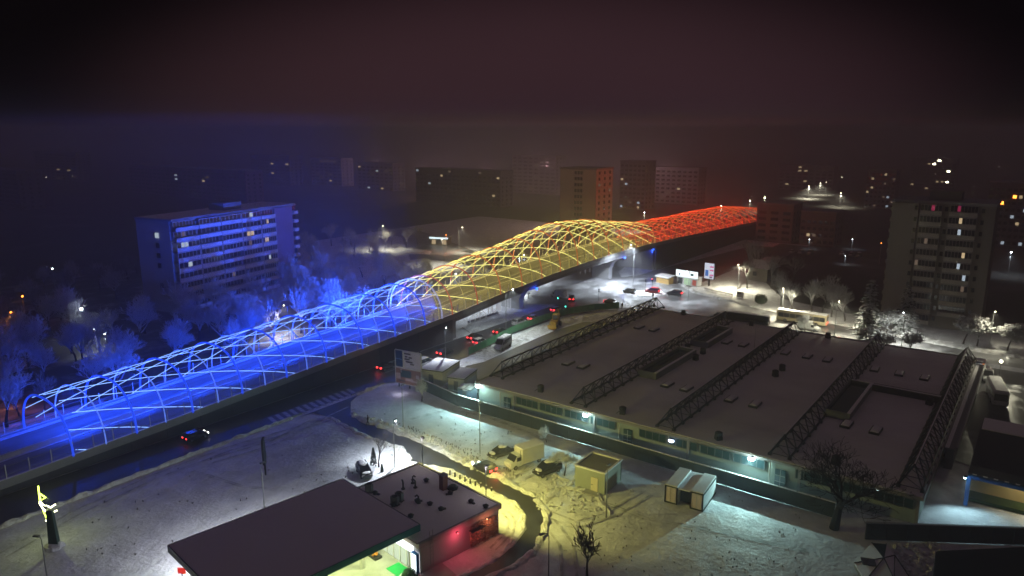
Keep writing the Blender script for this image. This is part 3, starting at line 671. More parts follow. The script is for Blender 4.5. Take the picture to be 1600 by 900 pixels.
def tower_block():
    t = thing('tower_block', 'dim eleven storey tower block with glazed balconies on the right', 'apartment block', (212, 11, 0), 0)
    W, D, H, N = 22.7, 14, 31.6, 11; fh = 2.82
    MB().box((D/2+0.5, W/2, H/2), (D, W, H)).build('wall', PLASTER, t)
    rf = MB().box((D/2+0.5, W/2, H+0.3), (D+0.4, W+0.4, 0.6)).build('roof', CONC, t); MB().box((D/2, W/2, H+1.7), (6, 7, 2.2)).build('lift_house', PLASTER, rf)
    MB().box((0.2, 19.3, H/2), (1.2, 5.6, H-0.1)).build('blank_wall', PLASTER, t)
    q = random.Random(8)
    lit = {(9, 0): (3, WINW), (8, 0): (3, WINC), (6, 0): (5, WINW), (5, 0): (4, WINC), (4, 0): (6, WINC), (5, 1): (0, WIND), (10, 0): (2, WINP), (10, 1): (3, WINP), (7, 1): (2, WIND), (3, 0): (6, WIND)}
    for f in range(N):
        z = f*fh+0.6
        for b, (y0, y1, pr) in enumerate([(3.6, 9.6, 1.7), (11.2, 16.0, 1.5)]):
            if f == 0 and b == 0: continue
            MB().box((-pr/2+0.5, (y0+y1)/2, z), (pr+0.1, y1-y0+0.1, 0.15)).build('balcony_slab', CONC, t)
            MB().box((-pr+0.55, (y0+y1)/2, z+0.58), (0.12, y1-y0, 0.98)).build('balcony_front', mat('balcony_cream', (0.48, 0.45, 0.39), 0.85, 0.25, 0.5), t)
            glazed = q.random() < 0.85; xx = -pr+0.56 if glazed else 0.42
            k = 8 if b == 0 else 6; fr = MB(); gz = z+1.88
            for j in range(k+1): fr.box((xx, y0+0.05+(y1-y0-0.1)*j/k, gz), (0.09, 0.08, 1.5))
            fr.box((xx, (y0+y1)/2, gz+0.72), (0.1, y1-y0-0.2, 0.09)); w = fr.build('window', mat('dim_window_frame', (0.4, 0.39, 0.36), 0.6), t)
            for j in range(k):
                a = y0+0.05+(y1-y0-0.1)*(k-1-j)/k; b2 = y0+0.05+(y1-y0-0.1)*(k-j)/k
                L_ = lit.get((f, b)); m = L_[1] if L_ and j == L_[0] else GLASS
                MB().box((xx+0.02, (a+b2)/2, gz), (0.03, b2-a-0.1, 1.4)).build('pane', m, w)
        for y in (10.4, 17.0, 2.6): MB().box((0.47 if y != 17.0 else -0.42, y, z+1.6), (0.1, 0.7, 1.1)).build('small_window', GLASS, t)
        MB().box((6, W-0.0+0.4, z+0.6), (4, 0.9, 1.0)).build('side_balcony', PLASTER, t)
    return t
tower_block()
def far_block(name, label, px0, px1, x, H, D=14, N=None, lit=(), m=PLASTG, group='far apartment blocks', fac='x', cols=None, rz=0.0, dark=True):
    ya, yb = atx(px1, 300, x).y, atx(px0, 300, x).y; W = yb-ya
    t = thing(name, label, 'apartment block', (x, ya, 0), rz, group)
    MB().box((D/2, W/2, H/2), (D, W, H)).build('wall', m, t); MB().box((D/2, W/2, H+0.3), (D+0.4, W+0.4, 0.6)).build('roof', CONC, t)
    N = N or int(H/2.9); cols = cols or max(3, int(W/3.4))
    wm = MB(); 
    for f in range(N):
        for c in range(cols):
            if (f, c) in lit: continue
            wm.box((-0.03, W*(cols-c-0.5)/cols, 1.8+f*2.85), (0.1, W/cols*0.62, 1.3))
        wm.box((-0.35, W/2, 0.75+f*2.85), (0.7, W*0.94, 0.14), mi=1)
    for f in range(N):
        for k in range(3): wm.box((2.2+k*4.6, -0.03, 1.8+f*2.85), (1.5, 0.1, 1.3))
    tag(wm.build('window_grid', [GLASS, CONC], t), kind='stuff')
    for (f, c), mm in dict(lit).items():
        MB().box((-0.05, W*(cols-c-0.5)/cols, 1.8+f*2.85), (0.12, W/cols*0.55, 1.25)).build('lit_window', mm, t)
    return t
def litmap(seed, N, cols, k, ms=(WINW, WINC, WIND)):
    q = random.Random(seed); return {(q.randrange(N), q.randrange(cols)): q.choice(ms) for _ in range(k)}
# hazy point tower over the yellow arches: blank plaster with one window column
def point_tower():
    x = 300; ya, yb = atx(931, 300, x).y, atx(875, 300, x).y; W = yb-ya; H = 31.3
    t = thing('point_tower', 'hazy pale tower block with one window column above the yellow arches', 'apartment block', (x, ya, 0))
    MB().box((8, W/2, H/2), (16, W, H)).build('wall', mat('pale_render', (.55, .5, .42), .85, .1, .2), t); MB().box((8, W/2, H+0.4), (16.6, W+0.6, 0.8)).build('roof', CONC, t)
    for f in range(11):
        for y in (W*0.40, W*0.48, W*0.56): MB().box((-0.04, y, 1.9+f*2.8), (0.1, 1.15, 1.5)).build('window', GLASS, t)
        for k in (0, 1, 2): MB().box((3+k*5, -0.04, 1.9+f*2.8), (1.6, 0.1, 1.4)).build('window', WIND if (f, k) in ((8, 0), (7, 2)) else GLASS, t)
point_tower()
far_block('apartment_block', 'wide hazy apartment block with a few lit windows left of the point tower', 650, 782, 380, 23.0, lit=litmap(1, 8, 20, 7), cols=20)
far_block('apartment_block', 'hazy apartment block with paired lit windows above the blue grove', 560, 615, 430, 22, lit=litmap(2, 7, 8, 6), cols=8)
far_block('apartment_block', 'hazy apartment block with a row of lit windows right of the blue-lit block', 488, 535, 440, 24, lit=litmap(3, 8, 7, 8), cols=7)
far_block('apartment_block', 'dark apartment block with scattered lights right above the blue-lit roof', 395, 455, 420, 26, lit=litmap(4, 8, 8, 4), cols=8)
far_block('apartment_block', 'long dark apartment block behind the blue-lit block', 205, 385, 300, 21.5, lit={(4, 11): WINC, (5, 11): WINC, (4, 17): WINW, (5, 18): WIND}, cols=26, m=PLUM)
far_block('apartment_block', 'dark block with few lights at the upper left', 60, 125, 330, 27, lit=litmap(6, 9, 8, 6, (WINW, WIND)), cols=8)
far_block('apartment_block', 'hazy tall block just right of the point tower', 968, 1008, 420, 30, lit=litmap(7, 10, 6, 7), cols=6)
far_block('apartment_block', 'hazy lower block behind the red arches', 1015, 1090, 470, 24, lit=litmap(8, 8, 9, 3, (WIND, WINW)), cols=9)
far_block('apartment_block', 'dark block with lit windows left of the right tower block', 1352, 1398, 520, 24, lit=litmap(9, 8, 7, 12), cols=7)
far_block('apartment_block', 'dark block with scattered lit windows at the far right edge', 1545, 1640, 380, 27, lit=litmap(10, 9, 10, 9, (WINW, WINC, LAMPO)), cols=10)
far_block('apartment_block', 'low pale block with blank end behind the right trees', 1185, 1242, 335, 16.8, lit={}, N=5, cols=3, m=PLASTER)
far_block('apartment_block', 'low pale block with lit ground windows by the dark car park', 1255, 1310, 335, 14.5, lit={(1, 1): WINW, (1, 2): WIND}, N=4, cols=6, m=PLASTER)
far_block('apartment_block', 'distant block with lights on the hill above the right tower block', 1420, 1490, 700, 26, lit=litmap(12, 9, 9, 9, (WINW, LAMPY)), cols=9)
far_block('apartment_block', 'distant block above the lit far street', 1215, 1300, 640, 20, lit=litmap(13, 7, 9, 5, (WINW, WIND)), cols=9)
far_block('apartment_block', 'distant dark block in the haze between the point tower and the wide block', 800, 868, 480, 29, lit=litmap(14, 10, 8, 3, (WIND,)), cols=8)
far_block('apartment_block', 'black block at the left edge behind the orange lamps', -60, 30, 190, 24, lit=litmap(15, 7, 8, 3, (WIND,)), cols=8)

# far points of light: street lamps of the city
def power_is_tall(label): return label.startswith('tall lamp')
def far_lamp(p, h, mm, label, s=0.5, group='distant street lamps', light=None):
    t = thing('street_lamp', label, 'street lamp', (p[0], p[1], 0), 0, group)
    MB().tube([(0, 0, -0.1), (0, 0, h)], 0.09, 4).build('pole', POLEM, t); MB().blob((0, 0, h), s*0.55, n=6, m=4, amp=0).build('bulb', mm, t)
    if light: lamp('lamp_light', t, (-0.5-s*0.4, -0.3, h-s-0.2), light[0], light[1], kind='POINT' if power_is_tall(label) else 'SPOT', aim=(0, 0, -1), angle=150, blend=0.7)
for px, py, z, s, mm, d, lt in [
    (1264, 291, 9, .5, LAMPY, 'left of three over the lit far street', (WARM, 60000)), (1282, 286, 9, .5, LAMPY, 'middle of three over the lit far street', (WARM, 60000)),
    (1291, 285, 9, .4, LAMPY, 'right of three over the lit far street', None), (1316, 277, 9, .5, LAMPY, 'topmost on the far right street', None), (1314, 302, 9, .5, LAMPY, 'at the right end of the lit far street', (WARM, 30000)),
    (1195, 309, 9, .8, LAMPY, 'just beyond the end of the red arches', (WARM, 16000)), (1172, 314, 9, .7, LAMPY, 'over the far end of the red arches', (WARM, 9000)), (1127, 322, 9, .7, LAMPY, 'shining through behind the red arches', (WARM, 9000)),
    (1308, 345, 7, .35, LAMPW, 'beside the low pale block, cool white', None), (1265, 374, 4, .25, LAMPW, 'white at the car park edge below the low block', (COOL, 500)), (1332, 374, 4, .25, LAMPW, 'white at the right side of the car park', (COOL, 500)), (1321, 400, 3, .2, LAMPW, 'low white over the parked cars', (COOL, 350)),
    (35, 463, 8, .45, LAMPO, 'orange, upper of two at the left edge', ((1, .25, .03), 350)), (17, 488, 8, .45, LAMPO, 'orange, lower of two at the left edge', ((1, .25, .03), 350)), (2, 520, 7, .4, LAMPO, 'orange, cut by the left edge', ((1, .3, .03), 350)),
    (1377, 380, 8, .3, LAMPO, 'amber beside the right tower block', None), (82, 420, 9, .35, LAMPW, 'white pair high at the left', None), (127, 483, 8, .6, LAMPW, 'white in the dark grove at left', (COOL, 1500)), (148, 515, 5, .5, LAMPW, 'white low in the dark grove at left', (COOL, 1200)), (164, 522, 4, .4, LAMPW, 'white over the yard in the dark grove', (COOL, 1000)),
    (1435, 252, 10, .6, LAMPY, 'on the distant right hillside, left', None), (1461, 252, 10, .7, LAMPY, 'on the distant right hillside, middle', None), (1478, 254, 10, .5, LAMPY, 'on the distant right hillside, right', None), (1400, 222, 20, .9, LAMPW, 'highest speck above the right tower block', None),
    (1561, 260, 10, .6, LAMPW, 'white at the far right edge', None), (1580, 394, 8, .5, LAMPW, 'white right of the tower block', (COOL, 2500)), (358, 206, 24, 1.6, LAMPW, 'lone speck high at left', None), (697, 367, 7, .35, LAMPO, 'red above the far junction', ((1, .15, .03), 1200)), (72, 277, 12, .5, LAMPY, 'upper left speck', None), (113, 275, 12, .3, LAMPY, 'fainter upper left speck', None), (729, 223, 16, .7, LAMPY, 'high speck in the central haze', None), (1007, 332, 10, .4, LAMPW, 'white behind the crest of the yellow arches', (WARM, 4000))]:
    far_lamp(at(px, py, z), z, mm, 'distant lit street lamp, '+d, s, light=lt)
# ------------------------------------------------------------------ small lit shop on the far junction, kiosks, screen
t = thing('shop_kiosk', 'small shop with glowing white fascia on the far junction', 'shop', (242, 217, 0), R(20))
MB().box((0, 0, 1.4), (5, 8, 2.8)).build('wall', PLASTER, t); MB().box((-2.7, 0, 3.1), (0.5, 8.6, 0.7)).build('fascia', glowmat('fascia_glow', (0.75, 0.95, 1.0), 2.2, True), t); MB().box((0, 0, 3.6), (6, 9, 0.3)).build('roof', ROOFSNOW, t)
for y in (-2.4, 2.4): MB().box((-2.53, y, 1.3), (0.08, 1.8, 2)).build('window', WINW, t)
t = thing('kiosk', 'kiosk with big glowing white sign and open green-lit front at the junction', 'kiosk', (224.5, 93.5, 0), R(-8))
MB().box((0.8, 0, 1.3), (3, 7.6, 2.6)).build('wall', WHITEP, t); MB().box((-0.85, 0, 3.7), (0.25, 8.0, 2.2)).build('sign_board', glowmat('sign_glow', (0.86, 0.98, 1.0), 2.0, True), t)
MB().box((-0.99, -2.0, 3.7), (0.03, 1.1, 0.7)).build('sign_emblem', mat('sign_teal', (0.05, 0.25, 0.28)), t); MB().box((-0.99, 2.6, 3.4), (0.03, 0.4, 0.8)).build('sign_emblem', mat('sign_blue', (0.02, 0.1, 0.3)), t)
MB().box((-0.73, -0.2, 1.2), (0.05, 2.4, 2.1)).build('doorway', glowmat('door_glow', (0.6, 0.9, 0.55), 0.9), t)
MB().box((-0.73, 2.4, 1.2), (0.05, 1.6, 2.1)).build('window', GLASS, t); MB().box((-0.73, -2.8, 1.1), (0.05, 1.3, 1.8)).build('window', mat('red_display', (0.3, 0.05, 0.04), emit=(1, .2, .1), estr=0.3), t); MB().box((1, 0, 2.75), (3.6, 8, 0.2)).build('roof', ROOFSNOW, t)
t = thing('market_stall', 'low stall with snowy roof and amber lit front beside the glowing kiosk', 'stall', (222.5, 101, 0), R(-15))
MB().box((0.4, 0, 1.0), (2.4, 5.2, 2)).build('wall', mat('amber_boards', (0.5, 0.33, 0.12), 0.8, emit=(1, .6, .15), estr=0.12), t); MB().loft([[(-1.4, y, 2.0), (2, y, 2.6), (2, y, 2.8), (-1.4, y, 2.2)] for y in (-3, 3)]).build('roof', ROOFSNOW, t)
t = thing('video_screen', 'tall lit video screen showing white, blue and pink beside the kiosk', 'screen', (226.5, 87.2, 0), R(-6))
MB().box((0.3, 0, 1.2), (0.4, 0.4, 2.4)).build('post', DARKM, t); MB().box((0.2, 0, 5.0), (0.4, 3.6, 5.4)).build('casing', DARKM, t)
scr = MB().box((-0.03, 0, 5.0), (0.05, 3.3, 5.1)).build('screen_panel', glowmat('screen_white', (0.8, 0.85, 1.0), 1.1), t)
MB().box((-0.07, 0.8, 4.3), (0.03, 1.1, 2.0)).build('picture', glowmat('screen_blue', (0.05, 0.2, 0.7), 0.9), scr)
for z in (6.4, 5.3, 3.7): MB().box((-0.07, -0.85, z), (0.03, 1.35, 0.45)).build('picture', glowmat('screen_pink', (0.9, 0.12, 0.4), 0.9), scr)
MB().box((-0.07, -0.7, 3.0), (0.03, 1.0, 0.5)).build('picture', glowmat('screen_dark', (0.15, 0.02, 0.15), 0.8), scr)
t = thing('gate', 'grey metal gate with white notice at the street behind the warehouse', 'gate', (216, 71.5, 0), R(-12))
MB().box((0, 1.7, 0.9), (0.2, 2.3, 1.8)).build('gate_leaf', WHITEP, t); MB().box((-0.12, 2.0, 1.3), (0.04, 1.3, 0.6)).build('notice', mat('notice_dark', (0.08, 0.08, 0.08)), t)
for k in range(7): MB().box((0, 0.2-k*0.42, 0.85), (0.06, 0.1, 1.7)).build('bar', GREYM, t)
t = thing('hedge_bush', 'rounded dark green bush beside the grey gate', 'bush', (212, 65.5, -0.1)); mb = MB(); q = random.Random(4)
for _ in range(700):
    v = Vector((q.gauss(0, 1), q.gauss(0, 1), q.gauss(0, 1))).normalized(); c = Vector((v.x*1.7, v.y*1.9, 1.5+v.z*1.5))*q.uniform(0.75, 1.05); a = v.orthogonal().normalized()*0.22; b = v.cross(a)*1.0
    mb.quad(c-a, c-b, c+a, c+b)
mb.build('foliage', mat('bush_leaf', (0.035, 0.06, 0.03), 0.9, 0.3), t)
t = thing('house', 'dim pale house behind the frosted bushes right of the big screen', 'house', (248, 76.5, 0), R(-10))
MB().box((0, 0, 2.2), (8, 7, 4.4)).build('wall', PLASTER, t); MB().loft([[(-4.4, y, 4.4), (4.4, y, 4.4), (0, y, 6.6)] for y in (-3.9, 3.9)]).build('roof', ROOFSNOW, t); MB().box((-4.03, 1, 2.4), (0.08, 1.4, 1.4)).build('window', GLASS, t)
mb = MB()
g2 = thing('garden_fence', 'low dark picket fence along the pavement right of the kiosk', 'fence', (217, 80, -0.1), R(72))
for k in range(22): MB().box((-5+k*0.5, 0, 0.6), (0.12, 0.06, 1.3)).build('picket', BARK, g2)
MB().box((0.3, 0.05, 0.9), (11, 0.04, 0.1)).build('rail', BARK, g2)

# city letters and light poles on the median under the first span
def text_mesh(s, size, depth):
    cu = bpy.data.curves.new('txt', 'FONT'); cu.body = s; cu.size = size; cu.extrude = depth; cu.align_x = 'LEFT'
    o = bpy.data.objects.new('txt', cu); col.objects.link(o); dg = bpy.context.evaluated_depsgraph_get()
    me = bpy.data.meshes.new_from_object(o.evaluated_get(dg)); bpy.data.objects.remove(o); return me
LETM = mat('white_letter', (0.8, 0.8, 0.8), 0.5, emit=(0.85, 0.9, 1.0), estr=0.35)
sg = thing('city_letters', 'row of big white upright letters standing under the first span of the overpass', 'letters', (143, 120.6, 0), 0)
xx = 3.2
for ch, w in (('P', 1.9), ('I', 0.9), ('E', 1.6), ('S', 1.6), ('T', 1.7), ('I', 0.9)):
    me = text_mesh(ch, 3.2, 0.12); me.materials.append(LETM); inst('letter', me, sg, (xx, 0, 0.5), (R(90), 0, 0)); xx += w
ring = MB(); ring.tube([(xx+1.1+1.05*math.cos(a), 0, 2.0+1.3*math.sin(a)) for a in [k*math.pi/10 for k in range(21)]], 0.3, 6); ring.build('letter', LETM, sg)
for k in range(3): MB().box((xx+2.9+k*0.55, 0, 1.7), (0.22, 0.25, 2.5)).build('letter', LETM, sg)
MB().box((xx/2+2.2, 0.1, 0.2), (xx+1, 0.5, 0.4)).build('plinth', CONCD, sg)
cols_ = [mat('flag_red', (0.6, 0.04, 0.05)), mat('flag_yellow', (0.75, 0.5, 0.05)), mat('flag_blue', (0.03, 0.08, 0.5))]
for k, (x, y) in enumerate([(142.8, 119.6), (144.4, 119.8), (146.6, 119.9), (148.8, 120), (151.4, 120), (160.5, 120.3), (161.4, 120.3), (162.2, 120.3), (163, 120.3), (219.5, 131.5), (222, 131), (224.5, 130.5), (227, 130)]):
    t = thing('flagpole', 'white flagpole under the overpass, ' + ['leftmost of all', 'second from the left', 'before the first letter', 'at the first letters', 'in the middle of the letters', 'first of four by the pier', 'second of four by the pier', 'third of four by the pier', 'nearest the first pier', 'first beyond the second pier', 'second beyond the second pier', 'third beyond the second pier', 'last beyond the second pier'][k], 'flagpole', (x, y, 0), 0, 'flagpoles under the overpass')
    MB().tube([(0, 0, 0), (0, 0, 4.2)], 0.09, 5).build('pole', LETM, t); MB().box((0.4, 0, 3.7), (0.7, 0.04, 0.9)).build('flag', cols_[k % 3 if k < 5 else (2, 2, 0, 0, 1)[k % 5]], t)

# ------------------------------------------------------------------ warehouse with roof trusses
WX0, WX1, WY0, WY1, WZ = 100.2, 171.4, 8.8, 82.0, 4.1
wh = thing('warehouse', 'large flat-roofed warehouse with a snow covered roof and glazed front strip', 'warehouse', (0, 0, 0))
MB().box(((WX0+WX1)/2+0.3, (WY0+WY1)/2, WZ/2-0.35), (WX1-WX0-0.6, WY1-WY0-0.6, WZ-0.7)).build('wall', mat('warehouse_wall', (0.36, 0.42, 0.38), 0.8, 0.15, 0.3, 0.1, 3), wh)
rf = MB().box(((WX0+WX1)/2, (WY0+WY1)/2, WZ-0.2), (WX1-WX0+0.5, WY1-WY0+0.4, 0.38)).build('roof', mat('roof_fascia', (0.28, 0.26, 0.25), 0.8, 0.15, 0.4), wh)
MB().box(((WX0+WX1)/2, (WY0+WY1)/2, WZ+0.06), (WX1-WX0+0.1, WY1-WY0, 0.13)).build('snow_cover', OLDSNOW, rf)
MB().box(((WX0+WX1)/2, WY1+0.1, WZ+0.18), (WX1-WX0, 0.25, 0.3)).build('parapet', CONC, rf); MB().box((WX1+0.1, (WY0+WY1)/2, WZ+0.16), (0.3, WY1-WY0, 0.34)).build('parapet', mat('parapet_white', (0.6, 0.6, 0.6), 0.8), rf)
TEALG = mat('teal_glass', (0.03, 0.075, 0.085), 0.15, 0.3, 0.6, spec=0.8)
y = 9.6; k = 0
while y < 77:
    if k % 5 == 3:
        dr = MB().box((WX0+0.26, y+1.6, 1.35), (0.14, 1.5, 2.7)).build('door', TEALG, wh); MB().box((WX0+0.17, y+1.6, 1.5), (0.05, 0.08, 2.4)).build('mullion', FRAMEM, dr)
        for zz in (0.9, 1.8): MB().box((WX0+0.17, y+1.6, zz), (0.05, 1.4, 0.08)).build('mullion', FRAMEM, dr)
        MB().tube([(WX0+0.1, y+3.1, 0), (WX0+0.1, y+3.1, 3.5), (WX0+0.3, y+3.0, 3.85)], 0.09, 6).build('downpipe', mat('pale_pipe', (0.6, 0.58, 0.5), 0.5), wh); y += 3.8
    else:
        fr = MB()
        for j in range(5): fr.box((WX0+0.24, y+0.1+j*1.15, 2.75), (0.1, 0.09, 1.35))
        for z in (2.05, 3.4): fr.box((WX0+0.24, y+2.4, z), (0.1, 4.7, 0.08))
        w = fr.build('window', GREYM, wh)
        for j in range(4):
            MB().box((WX0+0.27, y+0.67+j*1.15, 2.75), (0.04, 1.02, 1.25)).build('pane', TEALG, w)
        y += 5.1
    k += 1
for y in (9.8, 24.5, 41, 57.5, 74): MB().box((WX0+0.2, y-0.6, 1.85), (0.2, 0.4, 3.6)).build('pilaster', CONC, wh)
def truss(y, xa, xb, label):
    t = thing('roof_truss', label, 'truss', (xa, y, WZ+0.1), 0, 'long steel trusses on the warehouse roof')
    L = xb-xa; hz = 2.5; hw = 1.4
    for yy, z in ((-hw, 0.35), (hw, 0.35), (0, hz+0.3)):
        MB().tube([(0 if z < 1 else 1.6, yy, z), (L if z < 1 else L-1.6, yy, z)], 0.17, 5).build('chord', DARKM, t)
    n = int(L/3.2); st = L/n
    web = MB().tube([(0, -hw, 0.35), (st/2, 0, hz+0.3)], 0.1, 4); web.tube([(st/2, 0, hz+0.3), (st, -hw, 0.35)], 0.1, 4); web.tube([(0, hw, 0.35), (st/2, 0, hz+0.3)], 0.1, 4); web.tube([(st/2, 0, hz+0.3), (st, hw, 0.35)], 0.1, 4)
    web.tube([(0, -hw, 0.35), (0, hw, 0.35)], 0.06, 4); web.tube([(0, -hw, 0.35), (st, hw, 0.35)], 0.05, 4)
    me = web.mesh('web_bay', DARKM); ft = MB().box((0, -hw, 0.0), (0.5, 0.5, 0.5)).box((0, hw, 0), (0.5, 0.5, 0.5)).mesh('bearing', DARKM)
    for i in range(n): inst('web_bay', me, t, (i*st, 0, 0))
    for i in range(0, n+1, 1): inst('bearing', ft, t, (min(i*st, L), 0, 0.06))
    MB().box((L/2, 0, hz+0.45), (L-3.4, 0.16, 0.05)).build('snow_line', ROOFSNOW, t)
for y, a, l in ((80.4, 104.5, 'dark steel roof truss along the left roof edge beside the courtyard'), (60.6, 101.4, 'dark steel roof truss with the raised rooflight boxes beside it'), (44.5, 101, 'dark steel roof truss in the middle of the warehouse roof'), (27.0, 101.2, 'dark steel roof truss second from the right end'), (10.4, 101.5, 'rightmost dark steel roof truss next to the annex strip')):
    truss(y, a, 174.6 if y > 80 else 171, l)
def rooflight_box(x0, x1, y, label):
    t = thing('raised_rooflight', label, 'rooflight', ((x0+x1)/2, y, WZ+0.12)); L = x1-x0
    for yy, sx, sy, xx in ((-1.8, L, 0.3, 0), (1.8, L, 0.3, 0), (0, 0.3, 3.3, -L/2+.15), (0, 0.3, 3.3, L/2-.15)): MB().box((xx, yy, 0.65), (sx, sy, 1.3)).build('upstand', GREYM, t)
    for yy, sx, sy, xx in ((-1.8, L+.1, 0.5, 0), (0, 0.5, 3.1, L/2-.15)): MB().box((xx, yy, 1.36), (sx, sy, 0.1)).build('snow_cap', ROOFSNOW, t)
    MB().box((0, 0, 0.7), (L-0.7, 3.2, 0.08)).build('glazing', GLASS, t)
rooflight_box(121, 140, 57.6, 'raised rooflight box with snowy rim, nearer of two beside the second truss'); rooflight_box(146, 161, 57.6, 'raised rooflight box with snowy rim, farther of two beside the second truss')
rooflight_box(121, 139, 24.0, 'dark raised rooflight box beside the fourth truss')
nm = {119.6: 'near row', 152.6: 'far row', 151.6: 'right far row', 128: 'right near row'}
rows = [(119.6, (74, 70.5), 'between the first and second truss'), (152.6, (75, 71.2), 'between the first and second truss'), (119.6, (52.7, 49.0), 'left of the middle truss'), (152.8, (53.9, 50.2), 'left of the middle truss'), (119.2, (40.7, 36.5), 'right of the middle truss'), (152.4, (41.2, 36.8, 32.9), 'right of the middle truss'), (151.6, (24, 19.7, 15.4), 'between the last two trusses'), (119.2, (22.0, 17.8), 'between the last two trusses')]
first = None
for x, ys, d in rows:
    for j, y in enumerate(ys):
        lab = 'low snow-topped skylight, %s, %s of its %s' % (d, ('left one', 'middle one' if len(ys) == 3 else 'right one', 'right one')[j], 'near group' if x < 130 else 'far group')
        if first is None:
            t = first = thing('skylight', lab, 'skylight', (x, y, WZ+0.12), 0, 'skylights on the warehouse roof')
            MB().box((0, 0, 0.18), (3.0, 1.5, 0.36)).build('curb', DARKM, t); MB().loft([[(-1.35, -.62, .37), (1.35, -.62, .37), (1.35, .62, .37), (-1.35, .62, .37)], [(-1.1, -.4, .55), (1.1, -.4, .55), (1.1, .4, .55), (-1.1, .4, .55)]]).build('dome', ROOFSNOW, t)
        else:
            t = copy_tree(first); t.location = (x, y, WZ+0.12); t['label'] = lab
        t.rotation_euler.z = rnd.uniform(-.04, .04)
vf = None
for x, y, d in [(103.2, 69.5, 'by the front edge near the left lamp'), (102.5, 52.8, 'by the front edge near the middle lamp'), (101.9, 36.3, 'by the front edge near the right lamp'), (141.9, 55.0, 'upper of a pair left of the middle truss'), (136.9, 54.5, 'lower of a pair left of the middle truss'), (140.6, 38.4, 'upper of a pair right of the middle truss'), (136.3, 38.4, 'lower of a pair right of the middle truss'), (170.4, 71.7, 'at the far edge right of the first truss'), (170.2, 54.4, 'at the far edge right of the second truss'), (169.8, 37.0, 'at the far edge right of the middle truss'), (143, 58.9, 'between the two raised rooflights'), (137, 12.8, 'near the step right of the fourth truss'), (103.5, 20, 'by the front edge at the dark right end')]:
    lab = 'dark roof fan unit '+d
    if vf is None:
        vf = t = thing('roof_fan', lab, 'roof fan', (x, y, WZ+0.12), 0, 'fan units on the warehouse roof')
        MB().box((0, 0, .3), (0.9, 0.9, .6)).build('plinth', DARKM, t); MB().lathe([(.45, .6), (.6, .75), (.6, 1.15), (.35, 1.3)], n=10).build('fan_cowl', DARKM, t); MB().tube([(-.3, .3, .7), (-.9, .9, .3)], .06, 5).build('duct', DARKM, t)
    else: t = copy_tree(vf); t.location = (x, y, WZ+0.12); t['label'] = lab
    t.rotation_euler.z = rnd.uniform(0, 1.5)
t = thing('roof_mast', 'thin mast on the warehouse roof near the middle truss', 'mast', (150, 47, WZ+.1)); MB().tube([(0, 0, 0), (0, 0, 5)], [.06, .03], 5).build('pole', POLEM, t); MB().box((0, 0, .1), (.5, .5, .2)).build('foot', DARKM, t)
# raised dark step across the right roof field
t = thing('roof_step', 'dark raised duct crossing the roof between the last two trusses', 'duct', (139.5, 18.5, WZ+.12)); MB().box((0, 0, .5), (1.6, 15, 1.0)).build('casing', DARKM, t); MB().box((0, 0, 1.04), (.5, 15, .06)).build('snow_line', ROOFSNOW, t)
# front flood lamps
def wall_flood(p, label, pw, aim=(-1, 0, -0.45), c=(0.55, 1.0, 0.95), bulb=LAMPT):
    t = thing('flood_lamp', label, 'flood lamp', p, 0, 'white flood lamps on the warehouse')
    MB().tube([(0.6, 0, 0.1), (0, 0, 0.25)], .05, 5).build('bracket', DARKM, t); MB().box((0, 0, 0.22), (.4, .6, .16)).build('housing', DARKM, t); MB().blob((-.1, 0, -0.02), (.36, .5, .28), n=8, m=5, amp=0).build('lens', bulb, t, smooth=True)
    lamp('flood', t, (-.6, 0, -.35), c, pw, kind='SPOT', aim=(-1, 0, -.42), angle=150, blend=.7)
    lamp('flood_spill', t, (-.6, 0, -.4), c, pw*.04)
    return t
wall_flood((99.6, 80.9, 3.9), 'dazzling white flood lamp at the left front corner of the warehouse', 7000)
wall_flood((99.5, 58.0, 3.75), 'bright teal-white flood lamp in the middle of the warehouse front', 3000)
wall_flood((99.4, 30.4, 3.75), 'bright teal-white flood lamp at the right part of the warehouse front', 6500)
wall_flood((99.6, 37.8+5, 3.2), 'small bluish lamp on the warehouse front between two flood lamps', 30, c=(.6, .7, 1), bulb=glowmat('lamp_small', (.7, .8, 1), 6))
# fence along the front
fe = thing('panel_fence', 'long dark blue-green panel fence with snowy top in front of the warehouse', 'fence', (0, 0, 0))
def fpath(s):
    a, b, c = Vector((101.2, 101.0)), Vector((97.4, 84)), Vector((96.2, 18)); L1 = (b-a).length
    return a+(b-a)*s/L1 if s < L1 else b+(c-b).normalized()*(s-L1)
Ltot = 17.4+66
s = 0
while s < Ltot-0.2:
    e = min(s+2.45, Ltot); a, b = fpath(s), fpath(e); m = (a+b)/2; rz = math.atan2((b-a).y, (b-a).x)
    MB().box((m.x, m.y, 1.05), ((b-a).length-.06, .1, 2.15), rz).build('fence_panel', FENCEM, fe); MB().box((m.x, m.y, 2.17), ((b-a).length-.02, .2, .08), rz).build('snow_cap', ROOFSNOW, fe)
    MB().box((a.x, a.y, 1.08), (.16, .16, 2.3), rz).build('post', DARKM, fe); s = e

